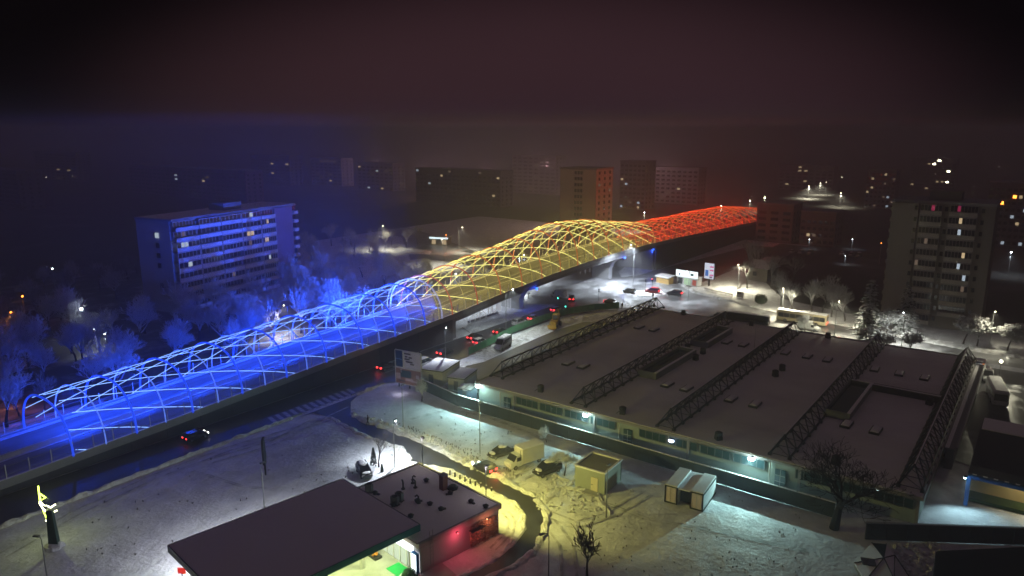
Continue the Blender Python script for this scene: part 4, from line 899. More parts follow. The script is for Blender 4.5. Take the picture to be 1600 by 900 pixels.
# ------------------------------------------------------------------ kiosks, billboard in the corner of the yard
def hut(name, label, cat, c, d, rz, wallm, roofm=ROOFSNOW, over=.25, face=None):
    t = thing(name, label, cat, (c[0], c[1], 0), rz)
    MB().box((0, 0, d[2]/2-.05), d).build('wall', wallm, t); r = MB().box((0, 0, d[2]+.04), (d[0]+over, d[1]+over, .16)).build('roof', DARKM, t); MB().box((0, 0, d[2]+.16), (d[0]+over-.15, d[1]+over-.15, .1)).build('snow_cover', roofm, r)
    return t
CREAM = mat('cream_panel', (0.6, 0.57, 0.47), 0.7, 0.1)
t = hut('kiosk', 'larger flat-roofed cream kiosk behind the billboard', 'kiosk', (106.6, 96.6), (7.6, 5.2, 3.0), R(14), CREAM); MB().box((0.5, -2.63, 1.6), (5.5, .06, 1.3)).build('shutter', WHITEP, t); MB().box((-3.83, 0, 1.2), (.06, 1, 2)).build('door', GREYM, t)
t = hut('kiosk', 'smaller cream kiosk with a snowy roof right of the larger one', 'kiosk', (106.2, 90.2), (6.4, 3.4, 2.6), R(16), CREAM); MB().box((0.3, -1.73, 1.3), (4.5, .06, 1.3)).build('shutter', WHITEP, t); MB().box((-3.23, 0, 1.1), (.06, .9, 1.9)).build('door', GREYM, t)
t = hut('tool_shed', 'small blue-grey shed with rounded snow on top beside the dazzling flood lamp', 'shed', (101.2, 84.8), (2.6, 2.6, 2.3), R(12), mat('shed_blue', (0.12, 0.2, 0.32))); MB().blob((0, 0, 2.45), (1.5, 1.5, .5), 3, 10, 5).build('snow_heap', ROOFSNOW, t); MB().box((-1.33, 0, 1), (.06, .9, 1.9)).build('door', GREYM, t)
bb = thing('billboard', 'two-tier billboard with dark blue, white and brown posters at the fence corner', 'billboard', (98.6, 97.6, 0), R(97))
for xx in (-2.6, 0, 2.6): MB().box((xx, -.25, 4), (.2, .2, 8)).build('post', DARKM, bb)
def poster(x0, x1, z0, z1, m, bits=()):
    b = MB().box(((x0+x1)/2, 0, (z0+z1)/2), (x1-x0, .18, z1-z0)).build('panel', m, bb)
    for (a, c, e, f, mm) in bits: MB().box((a, .105, c), (e, .02, f)).build('print', mm, b)
    for (a, c, e, f) in (((x0+x1)/2, z1, x1-x0, .12), ((x0+x1)/2, z0, x1-x0, .12)): MB().box((a, 0.02, c), (e, .3, f)).build('frame', FRAMEM, b)
    for a in (x0, x1): MB().box((a, .02, (z0+z1)/2), (.12, .29, z1-z0-.13)).build('frame', FRAMEM, b)
pw_ = mat('poster_white', (.55, .52, .6)); pb_ = mat('poster_blue', (.02, .06, .16)); pd_ = mat('poster_ink', (.06, .05, .08)); br_ = mat('poster_brown', (.25, .13, .1)); pk_ = mat('poster_pale', (.45, .35, .38)); gn_ = mat('poster_dark_green', (.03, .07, .09))
# seen from the left: facing -x after rotation, local -x is the right of the picture
poster(1.2, 3.1, 4.3, 7.7, pb_, [(2.2, 5.9, 1.7, .16, mat('poster_light_blue', (.2, .35, .6)))])
poster(-3.1, 1.0, 4.3, 7.7, pw_, [(.1, 7.2, 1.6, .3, pd_), (.4, 6.6, .6, .3, pd_), (-.6, 6.5, .8, .3, pd_), (.2, 6.1, 1.2, .3, pd_), (-.3, 5.6, 1.6, .3, pd_), (-1.0, 5.2, .9, .3, pd_)])
poster(-3.1, 3.1, 0.9, 4.1, br_, [(.6, 3.0, 2.6, 1.4, gn_), (2.4, 2.4, 1.0, 1.2, pk_), (-.2, 1.9, 1.8, .5, pk_), (-1.7, 1.7, 2.0, .3, pk_), (1.6, 1.5, 1.6, .3, pd_), (-2.2, 2.8, .7, .7, pk_), (1.7, 3.5, .4, .6, pw_)])
lamp('billboard_lamp', bb, (0, 3.0, 1.2), (.85, .8, 1), 60)

# ------------------------------------------------------------------ fuel station
RZ = R(-8.4)
st = thing('station_shop', 'low fuel station shop with a snowy roof full of vents and a red-lit side wall', 'shop', (54.7, 53.3, 0), RZ)
SX, SY, SZ = 12.8, 16.3, 3.4
MB().box((SX/2, SY/2, SZ/2-.1), (SX-.2, SY-.2, SZ)).build('wall', mat('shop_wall', (0.45, 0.40, 0.41), .8, .12, .5), st)
rf = MB().box((SX/2, SY/2, SZ+.12), (SX+.3, SY+.3, .5)).build('roof', mat('shop_fascia', (0.4, 0.3, 0.32), .6), st)
MB().box((SX/2, SY/2, SZ+.4), (SX, SY, .1)).build('snow_cover', ROOFSNOW, rf)
for c, d in (((SX/2, .0, SZ+.46), (SX+.3, .3, .25)), ((SX/2, SY, SZ+.46), (SX+.3, .3, .25)), ((SX, SY/2, SZ+.46), (.3, SY-.3, .25))): MB().box(c, d).build('parapet', CONC, rf)
# glazed front faces the pumps (-x side)
sf = MB().box((-.02, 5.5, 1.35), (.12, 6.6, 2.5)).build('shop_window', glowmat('shop_glow', (0.85, 1.0, 0.72), 0.85, True), st)
for j in range(6): MB().box((-.12, 2.25+j*1.3, 1.35), (.1, .1, 2.5)).build('mullion', FRAMEM, sf)
MB().box((-.3, 4.2, 2.95), (.5, 6.4, .6)).build('fascia_light', glowmat('white_fascia', (.85, 1, .95), 2.2, True), st)
MB().box((-.04, 11.5, 1.5), (.1, 4.5, 2.9)).build('front_wall', mat('pale_cladding', (.6, .6, .55)), st)
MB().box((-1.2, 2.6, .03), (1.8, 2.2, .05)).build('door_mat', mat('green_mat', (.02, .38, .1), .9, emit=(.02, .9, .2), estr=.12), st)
ls = MB().box((-.25, .55, 1.35), (.5, .9, 2.4)).build('light_sign', glowmat('light_sign_white', (.9, 1, 1), 2.6, True), st); MB().box((-.25, .55, 1.35), (.4, 1.05, 2.6)).build('sign_edge', mat('sign_edge_blue', (.02, .15, .5)), ls)
wd = MB().box((8.6, -.03, 1.4), (1.7, .1, 1.6)).build('side_window', mat('side_window_glow', (.2, .03, .03), emit=(1, .12, .08), estr=.35, light=False), st); MB().box((8.6, -.35, 2.35), (2.1, .7, .1)).build('awning', DARKM, wd)
for j in range(2):
    for zz in range(8): pass
ld = MB()
for sx in (-.22, .22): ld.tube([(1.6+sx, -.2, .5), (1.6+sx, -.2, 5.0)], .03, 4)
for z in range(1, 10): ld.tube([(1.38, -.2, z*.48), (1.82, -.2, z*.48)], .025, 4)
ld.build('roof_ladder', GREYM, st)
def climber(st):
    q = random.Random(21); mb = MB()
    for _ in range(1500):
        x = q.uniform(7.6, 12.2); z = q.uniform(.2, 2.9)*(1 if x < 10 else .95); c = Vector((x, -.12-q.uniform(0, .35)*(1-z/4), z)); s = q.uniform(.03, .09)
        a = Vector((q.gauss(0, 1), q.gauss(0, .4), q.gauss(0, 1))).normalized()*s*2; b = Vector((q.gauss(0, 1), q.gauss(0, .5), q.gauss(0, 1))).normalized()*s
        mb.quad(c-a, c-b, c+a, c+b)
    return mb
t = thing('climbing_plant', 'leafless climbing plant on the red-lit side wall of the shop', 'plant', (54.7, 53.3, 0), RZ); climber(st).build('foliage', mat('dead_leaf', (.3, .18, .14), .9, .4), t)
MB().tube([(10, -.25, 0), (10.1, -.15, 2.6)], .04, 5).build('stem', BARK, t)
def wlamp(p, label, c, pw, bulb, rz=0):
    t = thing('wall_lamp', label, 'wall lamp', p, rz); MB().box((0, 0, 0), (.3, .14, .16)).build('housing', DARKM, t); MB().blob((0, -.12, -.08), .09, n=6, m=4, amp=0).build('bulb', bulb, t); lamp('wall_light', t, (0, -.75, -.35), c, pw)
loc = Matrix.Rotation(RZ, 4, 'Z')
def sl(x, y, z): v = loc @ Vector((x, y, z)); return (54.7+v.x, 53.3+v.y, z)
wlamp(sl(5.5, -.2, 3.1), 'small red lamp on the right side wall of the shop', (1, .08, .14), 110, glowmat('lamp_red', (1, .08, .1), 5), RZ)
wlamp(sl(10.3, -.2, 3.0), 'small amber lamp above the climbing plant on the shop wall', (1, .32, .14), 80, glowmat('lamp_amber', (1, .35, .15), 5), RZ)
# yard floodlights on the rear of the shop roof
for x, y, d, pw, az in ((12.9, 15.2, 'at the far corner of the shop roof', 7000, 25), (13.0, 2.4, 'at the right corner of the shop roof', 7000, 0)):
    t = thing('flood_lamp', 'yellowish yard flood lamp '+d, 'flood lamp', sl(x-.3, y, SZ+.5), RZ, 'yard flood lamps on the shop')
    MB().tube([(0, 0, 0), (0, 0, 4.2)], .05, 5).build('mast', POLEM, t); MB().box((.15, 0, 4.25), (.3, .4, .3)).build('housing', DARKM, t)
    lamp('roof_fill', t, (-.3, 0, 4.0), (1, .86, .9), 90)  # added fill lamp, brightens the snow on the shop roof
    lamp('yard_light', t, (.5, 0, 4.2), (1.0, .92, .2), pw, kind='SPOT', aim=(1, 0, -.36), angle=160, blend=.5)
# roof clutter
def roof_item(kind, x, y, label):
    p = sl(x, y, SZ+.45)
    if kind == 'chimney':
        t = thing('chimney', label, 'chimney', p, RZ); MB().box((0, 0, 1.0), (.8, .8, 2.0)).build('stack', mat('chimney_brick', (.28, .13, .11), .9, .2, 2), t); MB().box((0, 0, 2.06), (.95, .95, .14)).build('cap', CONC, t); MB().lathe([(.7, 0), (.75, .25), (.4, .5)], (.9, -.8, 0), 9).build('cowl', DARKM, t)
    elif kind == 'ac':
        t = thing('air_conditioner', label, 'air conditioner', p, RZ+.3); MB().box((0, 0, .55), (.5, 1.0, 1.1)).build('casing', GREYM, t); MB().lathe([(.34, 0), (.34, .06)], (0, 0, 1.11), 12).build('fan_grille', BLACK, t); MB().box((0, 0, -.02), (.7, 1.2, .12)).build('stand', DARKM, t)
    elif kind == 'pipe':
        t = thing('vent_pipe', label, 'vent pipe', p, rnd.uniform(0, 6)); MB().tube([(0, 0, 0), (0, 0, .9), (.2, 0, 1.15), (.5, 0, 1.05)], .11, 7).build('pipe', DARKM, t); MB().lathe([(.3, -.02), (.25, .12)], n=9).build('collar', DARKM, t)
    else:
        t = thing('roof_vent', label, 'vent', p, rnd.uniform(0, 6)); MB().lathe([(.28, 0), (.28, .25), (.4, .28), (.1, .5)], n=9).build('cowl', DARKM, t); MB().box((.35, .1, .06), (.6, .3, .16)).build('base', DARKM, t)
def on_roof(px, py):
    w = at(px, py, SZ+.45); v = loc.inverted() @ Vector((w.x-54.7, w.y-53.3, 0)); return v.x, v.y
roof_item('chimney', *on_roof(693, 764), 'tall reddish brick chimney on the shop roof')
for px, py, d in ((617, 788, 'left of a pair in the middle of the shop roof'), (624, 782, 'right of a pair in the middle of the shop roof'), (577, 768, 'at the far left of the shop roof')): roof_item('ac', *on_roof(px, py), 'grey air conditioning unit '+d)
for px, py, d in ((654, 786, 'curled over, near the middle of the shop roof'), (630, 764, 'short, left of the middle'), (645, 755, 'among small pipes at the back'), (649, 762, 'nearest the small pipes at the back')): roof_item('pipe', *on_roof(px, py), 'dark bent vent pipe '+d)
for px, py, d in ((586, 772, 'beside the far left air conditioner'), (615, 791, 'in front of the air conditioner pair'), (704, 772, 'just right of the chimney'), (642, 808, 'near the canopy corner'), (689, 797, 'long low one in the middle of the shop roof'), (736, 785, 'near the right edge of the roof'), (672, 789, 'smallest, beside the curled pipe'), (666, 752, 'tiny, at the back of the roof'), (759, 793, 'tiny, by the right parapet'), (652, 784, 'beside the curled pipe, wide')): roof_item('vent', *on_roof(px, py), 'dark low roof vent '+d)
# pump canopy
cz = 4.9
cn = thing('station_canopy', 'large flat pump canopy with smooth purple-grey snow and a teal-lit edge', 'canopy', (36.8-.2, 73.9, 0), RZ)
CXL, CYL = 22.2, 16.2    # local: +x away, -y towards the right edge
MB().box((CXL/2, -CYL/2, cz-.05), (CXL, CYL, .5)).build('roof_slab', GREYM, cn); MB().box((CXL/2, -CYL/2, cz+.24), (CXL-.1, CYL-.1, .09)).build('snow_cover', ROOFSNOW, cn)
fs = MB().box((CXL/2, -CYL-.06, cz-.12), (CXL+.1, .12, .8)).build('fascia', mat('fascia_teal', (.04, .22, .22), .5), cn); MB().box((CXL+.06, -CYL/2, cz-.12), (.12, CYL, .8)).build('fascia', GREYM, cn); MB().box((CXL/2, .06, cz-.12), (CXL+.1, .12, .8)).build('fascia', GREYM, cn); MB().box((-.06, -CYL/2, cz-.12), (.12, CYL, .8)).build('fascia', GREYM, cn)
for x in (5, 17):
    for y in (-4, -12): MB().box((x, y, cz/2-.2), (.45, .45, cz-.2)).build('column', mat('column_pale', (.6, .6, .55)), cn)
for x in (4, 11, 18):
    for y in (-3, -8, -13.4):
        lp = MB().box((x, y, cz-.34), (.7, .7, .08)).build('ceiling_lamp', glowmat('canopy_lamp', (.9, 1, .62), 12, False), cn)
        lamp('canopy_light', cn, (x, y, cz-.55), (.86, 1.0, .38), 800 if y > -13 else 1600, kind='SPOT', aim=(0, 0, -1), angle=165, blend=.4)
for k, x in enumerate((4.5, 11, 18)):
    v = loc @ Vector((x, .3, 0)); t = thing('flood_lamp', 'added unseen flood lamp on the rear edge of the pump canopy, %s' % ('nearest the left corner', 'middle one', 'nearest the shop')[k], 'flood lamp', (36.6+v.x, 73.9+v.y, 4.5), RZ, 'added flood lamps on the canopy edge'); MB().box((0, 0, 0), (.5, .3, .2)).build('housing', DARKM, t); MB().box((0, .17, -.02), (.4, .04, .14)).build('lens', LAMPW, t)
    lamp('flood', t, (0, .5, -.05), (.84, .86, 1.0), 2600, kind='SPOT', aim=(-.4, .6, -1.0), angle=150, blend=.8)  # added hidden lamps, brighten the snow left of the canopy
for k, (x, y) in enumerate(((6.5, -8.5), (14.5, -8.5))):
    v = loc @ Vector((x, y, 0)); t = thing('fuel_pump', 'white fuel pump under the canopy, %s one' % ('nearer', 'farther')[k], 'fuel pump', (36.6+v.x, 73.9+v.y, 0), RZ, 'fuel pumps'); MB().box((0, 0, .1), (3.6, 1.1, .2)).build('island', CONC, t); MB().box((0, 0, 1.1), (.9, .5, 1.8)).build('cabinet', WHITEP, t); MB().box((0, -.26, 1.4), (.6, .03, .5)).build('display', DARKM, t); MB().tube([(.45, -.2, 1.5), (.7, -.3, .8), (.5, -.3, 1.1)], .03, 5).build('hose', BLACK, t)
p = at(590, 868); t = thing('flower_display', 'orange and yellow display of goods beside the shop front', 'display', (p.x-.4, p.y, 0), RZ); mb = MB(); q = random.Random(2)
for _ in range(26): mb.blob((q.uniform(-.4, .4), q.uniform(-.6, .6), .3+q.uniform(0, 1.1)), .13, q.random(), 6, 4)
mb.build('goods', mat('orange_goods', (.75, .28, .04), .7, .4, 8), t); MB().box((0, 0, .15), (1, 1.5, .3)).build('shelf', DARKM, t)
p = at(640, 903); t = thing('hedge_bush', 'round dark green bush with snow at its foot by the shop corner', 'bush', (p.x, p.y, -.1)); mb = MB(); q = random.Random(14)
for _ in range(900):
    v = Vector((q.gauss(0, 1), q.gauss(0, 1), abs(q.gauss(0, 1)))).normalized(); c = Vector((v.x*.95, v.y*.95, .15+v.z*1.1))*q.uniform(.85, 1.05); a = v.orthogonal().normalized()*.09; b = v.cross(a)
    mb.quad(c-a, c-b, c+a, c+b)
mb.build('foliage', mat('bush_leaf_green', (.03, .09, .045), .8, .3), t); MB().lathe([(1.5, 0), (1.3, .2), (.9, .3)], n=12).build('snow_ring', ROOFSNOW, t)
p = at(284, 893, 1.6); t = thing('red_sign', 'small red sign plate under the left corner of the canopy', 'sign', (p.x, p.y, 0), R(120)); MB().box((0, 0, .7), (.1, .1, 1.4)).build('post', DARKM, t); MB().box((0, 0, 1.7), (.9, .12, .7)).build('plate', glowmat('red_plate', (1, .03, .02), .8), t)
# little decorated firs under the canopy edge
for px, py, d in ((505, 893, 'left one'), (514, 890, 'right one')):
    p = at(px, py); t = thing('potted_fir', 'small silvery fir at the canopy edge, '+d, 'shrub', (p.x, p.y, 0), 0, 'potted firs at the canopy'); mb = MB(); q = random.Random(px)
    for _ in range(200):
        z = q.uniform(.3, 1.7); a = q.uniform(0, 6.28); rr = .5*(1-z/1.8); c = Vector((math.cos(a)*rr, math.sin(a)*rr, z)); u = Vector((-math.sin(a), math.cos(a), 0))*.09
        mb.quad(c-u, c+u, c+u*.2+Vector((0, 0, .18)), c-u*.2+Vector((0, 0, .18)))
    mb.build('foliage', mat('silver_fir', (.2, .3, .28), .8, .3), t); MB().lathe([(.2, 0), (.26, .35)], n=8).build('pot', DARKM, t)
# bollards behind the shop
mo = ('first', 'second', 'third', 'fourth', 'fifth', 'sixth', 'seventh', 'eighth', 'ninth')
for k in range(9):
    a = Vector(P2((703, 741))[0]); b = Vector(P2((768, 769))[0]); p = a+(b-a)*k/8
    t = thing('bollard', 'low dark bollard behind the shop, %s from the left' % mo[k], 'bollard', (p.x, p.y, -.1), 0, 'bollards behind the shop'); MB().lathe([(.13, 0), (.13, .7), (.05, .8)], n=7).build('post', DARKM, t); MB().blob((0, 0, .82), (.15, .15, .07), k, 7, 4).build('snow_cap', ROOFSNOW, t)
# totem sign
tp = at(415, 741); t = thing('totem_sign', 'tall dark blade-shaped totem sign on the open snow', 'sign', (tp.x, tp.y, -.1), R(40)); MB().tube([(0, 0, 0), (0, 0, 2.2)], .14, 6).build('post', DARKM, t)
MB().loft([[(-.45, -.15, 1.7), (.45, -.15, 1.7), (.45, .15, 1.7), (-.45, .15, 1.7)], [(-.75, -.15, 4.0), (.45, -.15, 4.0), (.45, .15, 4.0), (-.75, .15, 4.0)], [(-.6, -.15, 5.7), (.3, -.15, 5.9), (.3, .15, 5.9), (-.6, .15, 5.7)]]).build('sign_board', mat('totem_dark', (.03, .035, .06), .5), t); MB().box((.58, 0, 3.0), (.24, .26, 1.0)).build('side_box', GREYM, t)
# festive light figure on its dark pylon
fp = at(86, 856); t = thing('light_figure', 'yellow-green festive light figure glowing on a dark pylon', 'light decoration', (fp.x, fp.y, -.1), R(126))
MB().loft([[(-.6, -.3, 0), (.6, -.3, 0), (.6, .3, 0), (-.6, .3, 0)], [(-.35, -.2, 5.2), (.35, -.2, 5.2), (.35, .2, 5.2), (-.35, .2, 5.2)]]).build('pylon', mat('pylon_green', (.02, .05, .04)), t); MB().blob((0.1, 0, .35), (1.2, .9, .6), 4, 10, 5).build('snow_base', BANK, t)
NEON = glowmat('neon_yellow_green', (.75, 1, .1), 7, False); NEOW = glowmat('neon_pale', (1, 1, .6), 8, False)
fx = 1.25
for pts, m in (([(fx, -.35, 6.1), (fx-.05, -.35, 8.1)], NEON), ([(fx, -.35, 7.2), (fx-.75, -.35, 6.6), (fx-.1, -.35, 6.2), (fx, -.35, 7.2)], NEON), ([(fx+.1, -.35, 6.1), (fx-.5, -.35, 5.6), (fx-1.2, -.35, 5.3), (fx-1.8, -.35, 5.7)], NEOW), ([(fx+.1, -.35, 5.9), (fx-.3, -.35, 5.0), (fx-1.0, -.35, 4.5), (fx-1.9, -.35, 4.9)], NEOW), ([(fx-.25, -.35, 4.9), (fx-.5, -.35, 3.9)], NEON), ([(fx-.35, -.35, 3.6), (fx-1.1, -.35, 3.0)], NEOW)):
    MB().tube(pts, .09, 6).build('neon_tube', m, t)
MB().tube([(0, -.1, 5.1), (fx-.3, -.3, 6.0)], .05, 5).build('bracket', DARKM, t); MB().tube([(0, -.1, 4), (fx-.4, -.3, 4.6)], .05, 5).build('bracket', DARKM, t)
lamp('figure_light', t, (1.2, -1.6, 5.8), (.85, 1, .3), 260)

# ------------------------------------------------------------------ cabin and containers on the snow
A = at(898, 763); B = at(944, 773); C_ = at(969, 751)
rz = math.atan2(B.y-A.y, B.x-A.x)
w_, d_ = 4.7, 5.2
t = thing('site_cabin', 'square grey-green cabin with a pale door and sunken snowy roof', 'cabin', (B.x, B.y, -.05), math.atan2(C_.y-B.y, C_.x-B.x))
MB().box((d_/2, w_/2, 1.55), (d_, w_, 3.1)).build('wall', mat('cabin_green', (.34, .37, .31), .7, .08), t)
r = MB().box((d_/2, w_/2, 3.13), (d_+.16, w_+.16, .1)).build('roof', mat('cabin_roof', (.25, .24, .2), .8), t)
for c, s in (((d_/2, 0, 3.26), (d_+.2, .32, .22)), ((d_/2, w_, 3.26), (d_+.2, .32, .22)), ((0, w_/2, 3.26), (.32, w_-.3, .22)), ((d_, w_/2, 3.26), (.32, w_-.3, .22))): MB().box(c, s).build('snow_rim', ROOFSNOW, r)
dr = MB().box((-.03, 1.55, 1.15), (.1, 1.1, 2.1)).build('door', mat('cabin_door', (.66, .6, .42), .6), t); MB().box((-.1, 1.9, 1.1), (.06, .3, .06)).build('handle', DARKM, dr); MB().box((-.7, 1.6, .1), (1.2, 2.4, .2)).build('doorstep', CONC, t)
MB().tube([(.05, -.04, 0), (.05, -.04, 3)], .05, 5).build('corner_trim', GREYM, t); MB().tube([(d_, -.04, 0), (d_, -.04, 3)], .05, 5).build('corner_trim', GREYM, t)
A = at(1038, 783); B = at(1098, 799); ang = math.atan2(A.y-B.y, A.x-B.x)
ct = thing('container_huts', 'row of three white container huts with dark frames, the middle one open', 'container', (B.x, B.y, -.05), ang-R(90)); WW = (A-B).length
WHC = mat('container_white', (.62, .62, .64), .6, .06); u = WW/3
for k, (y0, off) in enumerate(((0, 0), (u, .0), (2*u, 0))):
    cx = 3.0+off; hz = 2.5 if k != 1 else 2.3
    if k != 1: b = MB().box((cx, y0+u/2, hz/2), (5.9, u-.06, hz)).build('container', WHC, ct)
    else: b = MB().box((cx+.6, y0+u/2, hz/2), (4.7, u-.06, hz)).build('container', DARKM, ct)
    MB().box((cx, y0+u/2, hz+.08), (5.95, u-.1, .14)).build('snow_cover', ROOFSNOW, b)
    if k != 1:
        for yy in (y0+.06, y0+u-.06): MB().box((-.0, yy, hz/2), (.16, .14, hz)).build('frame', BLACK, b)
        for z in (.07, hz-.07): MB().box((-.0, y0+u/2, z), (.14, u, .14)).build('frame', BLACK, b)
        for yy in (.3, .7): MB().box((0.02, y0+u*yy, hz/2), (.06, u*.34, hz-.5)).build('door_leaf', mat('container_pink', (.62, .52, .52), .6), b)
for z in (.07, 2.43): MB().box((3, -.02, z), (6, .1, .14)).build('side_frame', BLACK, ct)

# ------------------------------------------------------------------ vehicles
def section(x, zb, zt, hw): return [(x, -hw*.9, zb), (x, hw*.9, zb), (x, hw, zb+(zt-zb)*.35), (x, hw*.97, zt-(zt-zb)*.18), (x, hw*.82, zt), (x, -hw*.82, zt), (x, -hw*.97, zt-(zt-zb)*.18), (x, -hw, zb+(zt-zb)*.35)]
WHEEL = MB(); WHEEL.lathe([(.2, -.1), (.31, -.1), (.33, -.06), (.33, .06), (.31, .1), (.2, .1)], n=12); WHEELM = WHEEL.mesh('wheel', BLACK, True); RIM = MB().lathe([(.05, -.11), (.2, -.105), (.2, .105), (.05, .11)], n=10).mesh('rim', GREYM)
def wheels(t, xs, hw, s=1.0):
    for x in xs:
        for y in (-hw, hw):
            w = inst('wheel', WHEELM, t, (x, y, .33*s), (R(90), 0, 0), (s, s, s)); inst('rim', RIM, w)
CARM = {}
def car_meshes(kind):
    if kind in CARM: return CARM[kind]
    b = MB(); L = 2.15
    if kind == 'sedan': stn = [(-2.2, .45, .82, .66), (-2.1, .3, .97, .80), (-1.4, .22, 1.0, .87), (0, .2, .98, .9), (1.0, .2, .94, .88), (1.85, .24, .78, .82), (2.15, .38, .64, .66)]; cb = (-1.85, 1.05, -1.05, .15, 1.42)
    elif kind == 'hatch': stn = [(-1.95, .4, .95, .7), (-1.88, .28, 1.02, .82), (-1.2, .22, 1.02, .87), (0, .2, 1.0, .88), (.9, .2, .96, .87), (1.7, .24, .8, .8), (1.95, .38, .64, .66)]; cb = (-1.9, 1.05, -1.55, .2, 1.5)
    else: stn = [(-2.3, .45, 1.05, .74), (-2.22, .32, 1.14, .88), (-1.3, .26, 1.15, .93), (0, .26, 1.12, .94), (1.1, .26, 1.06, .93), (2.0, .3, .94, .87), (2.3, .42, .76, .7)]; cb = (-2.2, 1.25, -1.95, .35, 1.78)
    b.loft([section(*q) for q in stn]); x0, x1, x2, x3, zt = cb; zb = 1.0 if kind != 'suv' else 1.1; w0, w1 = (.8, .62) if kind != 'suv' else (.86, .72)
    g = MB().loft([[(x0, -w0, zb-.06), (x1, -w0, zb-.1), (x1, w0, zb-.1), (x0, w0, zb-.06)], [(x2, -w1, zt), (x3, -w1, zt), (x3, w1, zt), (x2, w1, zt)]])
    for s in (-1, 1):
        for (xa, xb) in ((x0, x2), (x1, x3), ((x0+x1)/2-.1, (x2+x3)/2-.1)): b.tube([(xa, s*(w0+.005), zb-.08), (xb, s*(w1+.005), zt)], .045, 4)
    b.box(((x2+x3)/2, 0, zt+.01), (x3-x2+.1, w1*2+.06, .06))
    hd = MB().box((stn[-1][0]-.1, 0, .66 if kind != 'suv' else .8), (.16, .34, .15)).mesh('headlight', mat('headlight_off', (.5, .5, .52), .2)); tl = MB().box((stn[0][0]+.04, 0, .8 if kind != 'suv' else .95), (.1, .3, .18)).mesh('tail_light', mat('tail_light_off', (.25, .01, .01), .3))
    sn = MB()
    def pillow(xa, xb, w, z, h, sd):
        q = random.Random(sd); n = 6; rg = []
        for i in range(n+1):
            x = xa+(xb-xa)*i/n; e = math.sin(math.pi*min(max(i/n, .06), .94))**.5
            rg.append([(x, -w*e, z), (x, w*e, z), (x, w*.75*e, z+h*e*q.uniform(.8, 1.2)), (x, 0, z+h*1.15*e), (x, -w*.75*e, z+h*e*q.uniform(.8, 1.2))])
        sn.loft(rg)
    pillow(x2-.12, x3+.12, w1+.02, zt+.03, .16, 1); pillow(x1-.05, stn[-2][0]+.05, .7, stn[-2][2]+.02, .16, 2)
    if kind == 'sedan': pillow(stn[0][0]+.05, x0+.2, .66, stn[1][2]+.0, .12, 3)
    CARM[kind] = (b.mesh('body', WHITEP, False), g.mesh('window', GLASS), hd, tl, sn.mesh('snow_cover', ROOFSNOW, True), stn, w0)
    return CARM[kind]
def car(p, az, label, kind='sedan', color='car_dark', snow=False, tail=False, head=False, glow=0, group='cars on the junction', name='car'):
    bm, gm, hd, tl, sn, stn, w0 = car_meshes(kind)
    t = thing(name, label, 'car', (p[0], p[1], -.01), R(az), group)
    b = inst('body', bm, t); b.material_slots[0].link = 'OBJECT'; b.material_slots[0].material = CARC[color]
    inst('window', gm, t)
    for s in (-.55, .55):
        h = inst('headlight', hd, t, (0, s, 0)); l = inst('tail_light', tl, t, (0, s, 0))
        if head: h.material_slots[0].link = 'OBJECT'; h.material_slots[0].material = HEADL
        if tail: l.material_slots[0].link = 'OBJECT'; l.material_slots[0].material = TAIL; l.scale = (1.2, 1.3, 1.4); l.location.z = -.3; l.location.x = .4
    if snow: inst('snow_cover', sn, t)
    wheels(t, (stn[1][0]+.75, stn[-2][0]-.45), .74 if kind != 'suv' else .8)
    if glow: lamp('tail_glow', t, (stn[0][0]-.5, 0, .7), (1, .04, .04), glow)
    if head: lamp('head_glow', t, (stn[-1][0]+.3, 0, .7), (1, .96, .88), 60, kind='SPOT', aim=(1, 0, -.12), angle=70, blend=.6)
    return t
CARC = {'car_dark': mat('car_paint_dark', (.02, .022, .026), .25, .1, spec=.6), 'car_white': mat('car_paint_white', (.6, .6, .62), .3, .05, spec=.6), 'car_grey': mat('car_paint_grey', (.2, .21, .23), .3, .05, metal=.3), 'car_red': mat('car_paint_red', (.45, .02, .015), .3, .05, spec=.6), 'car_silver': mat('car_paint_silver', (.42, .43, .45), .3, .05, metal=.4)}
car((68.2, 77.3), -118, 'dark hatchback with a snow-covered bonnet parked beside the shop canopy', 'hatch', 'car_dark', True, group='parked cars')
car((79.6, 63.6), 82, 'dark hatchback with glowing red brake lights driving on the side road', 'hatch', 'car_dark', tail=True, head=True, glow=45)
car((85.2, 64.9), 162, 'dark saloon with snow on its bonnet and roof, left of the box truck', 'sedan', 'car_dark', True, group='parked cars')
car((84.6, 55.7), 163, 'dark estate with a snow-covered roof and bonnet, right of the box truck', 'suv', 'car_dark', True, group='parked cars')
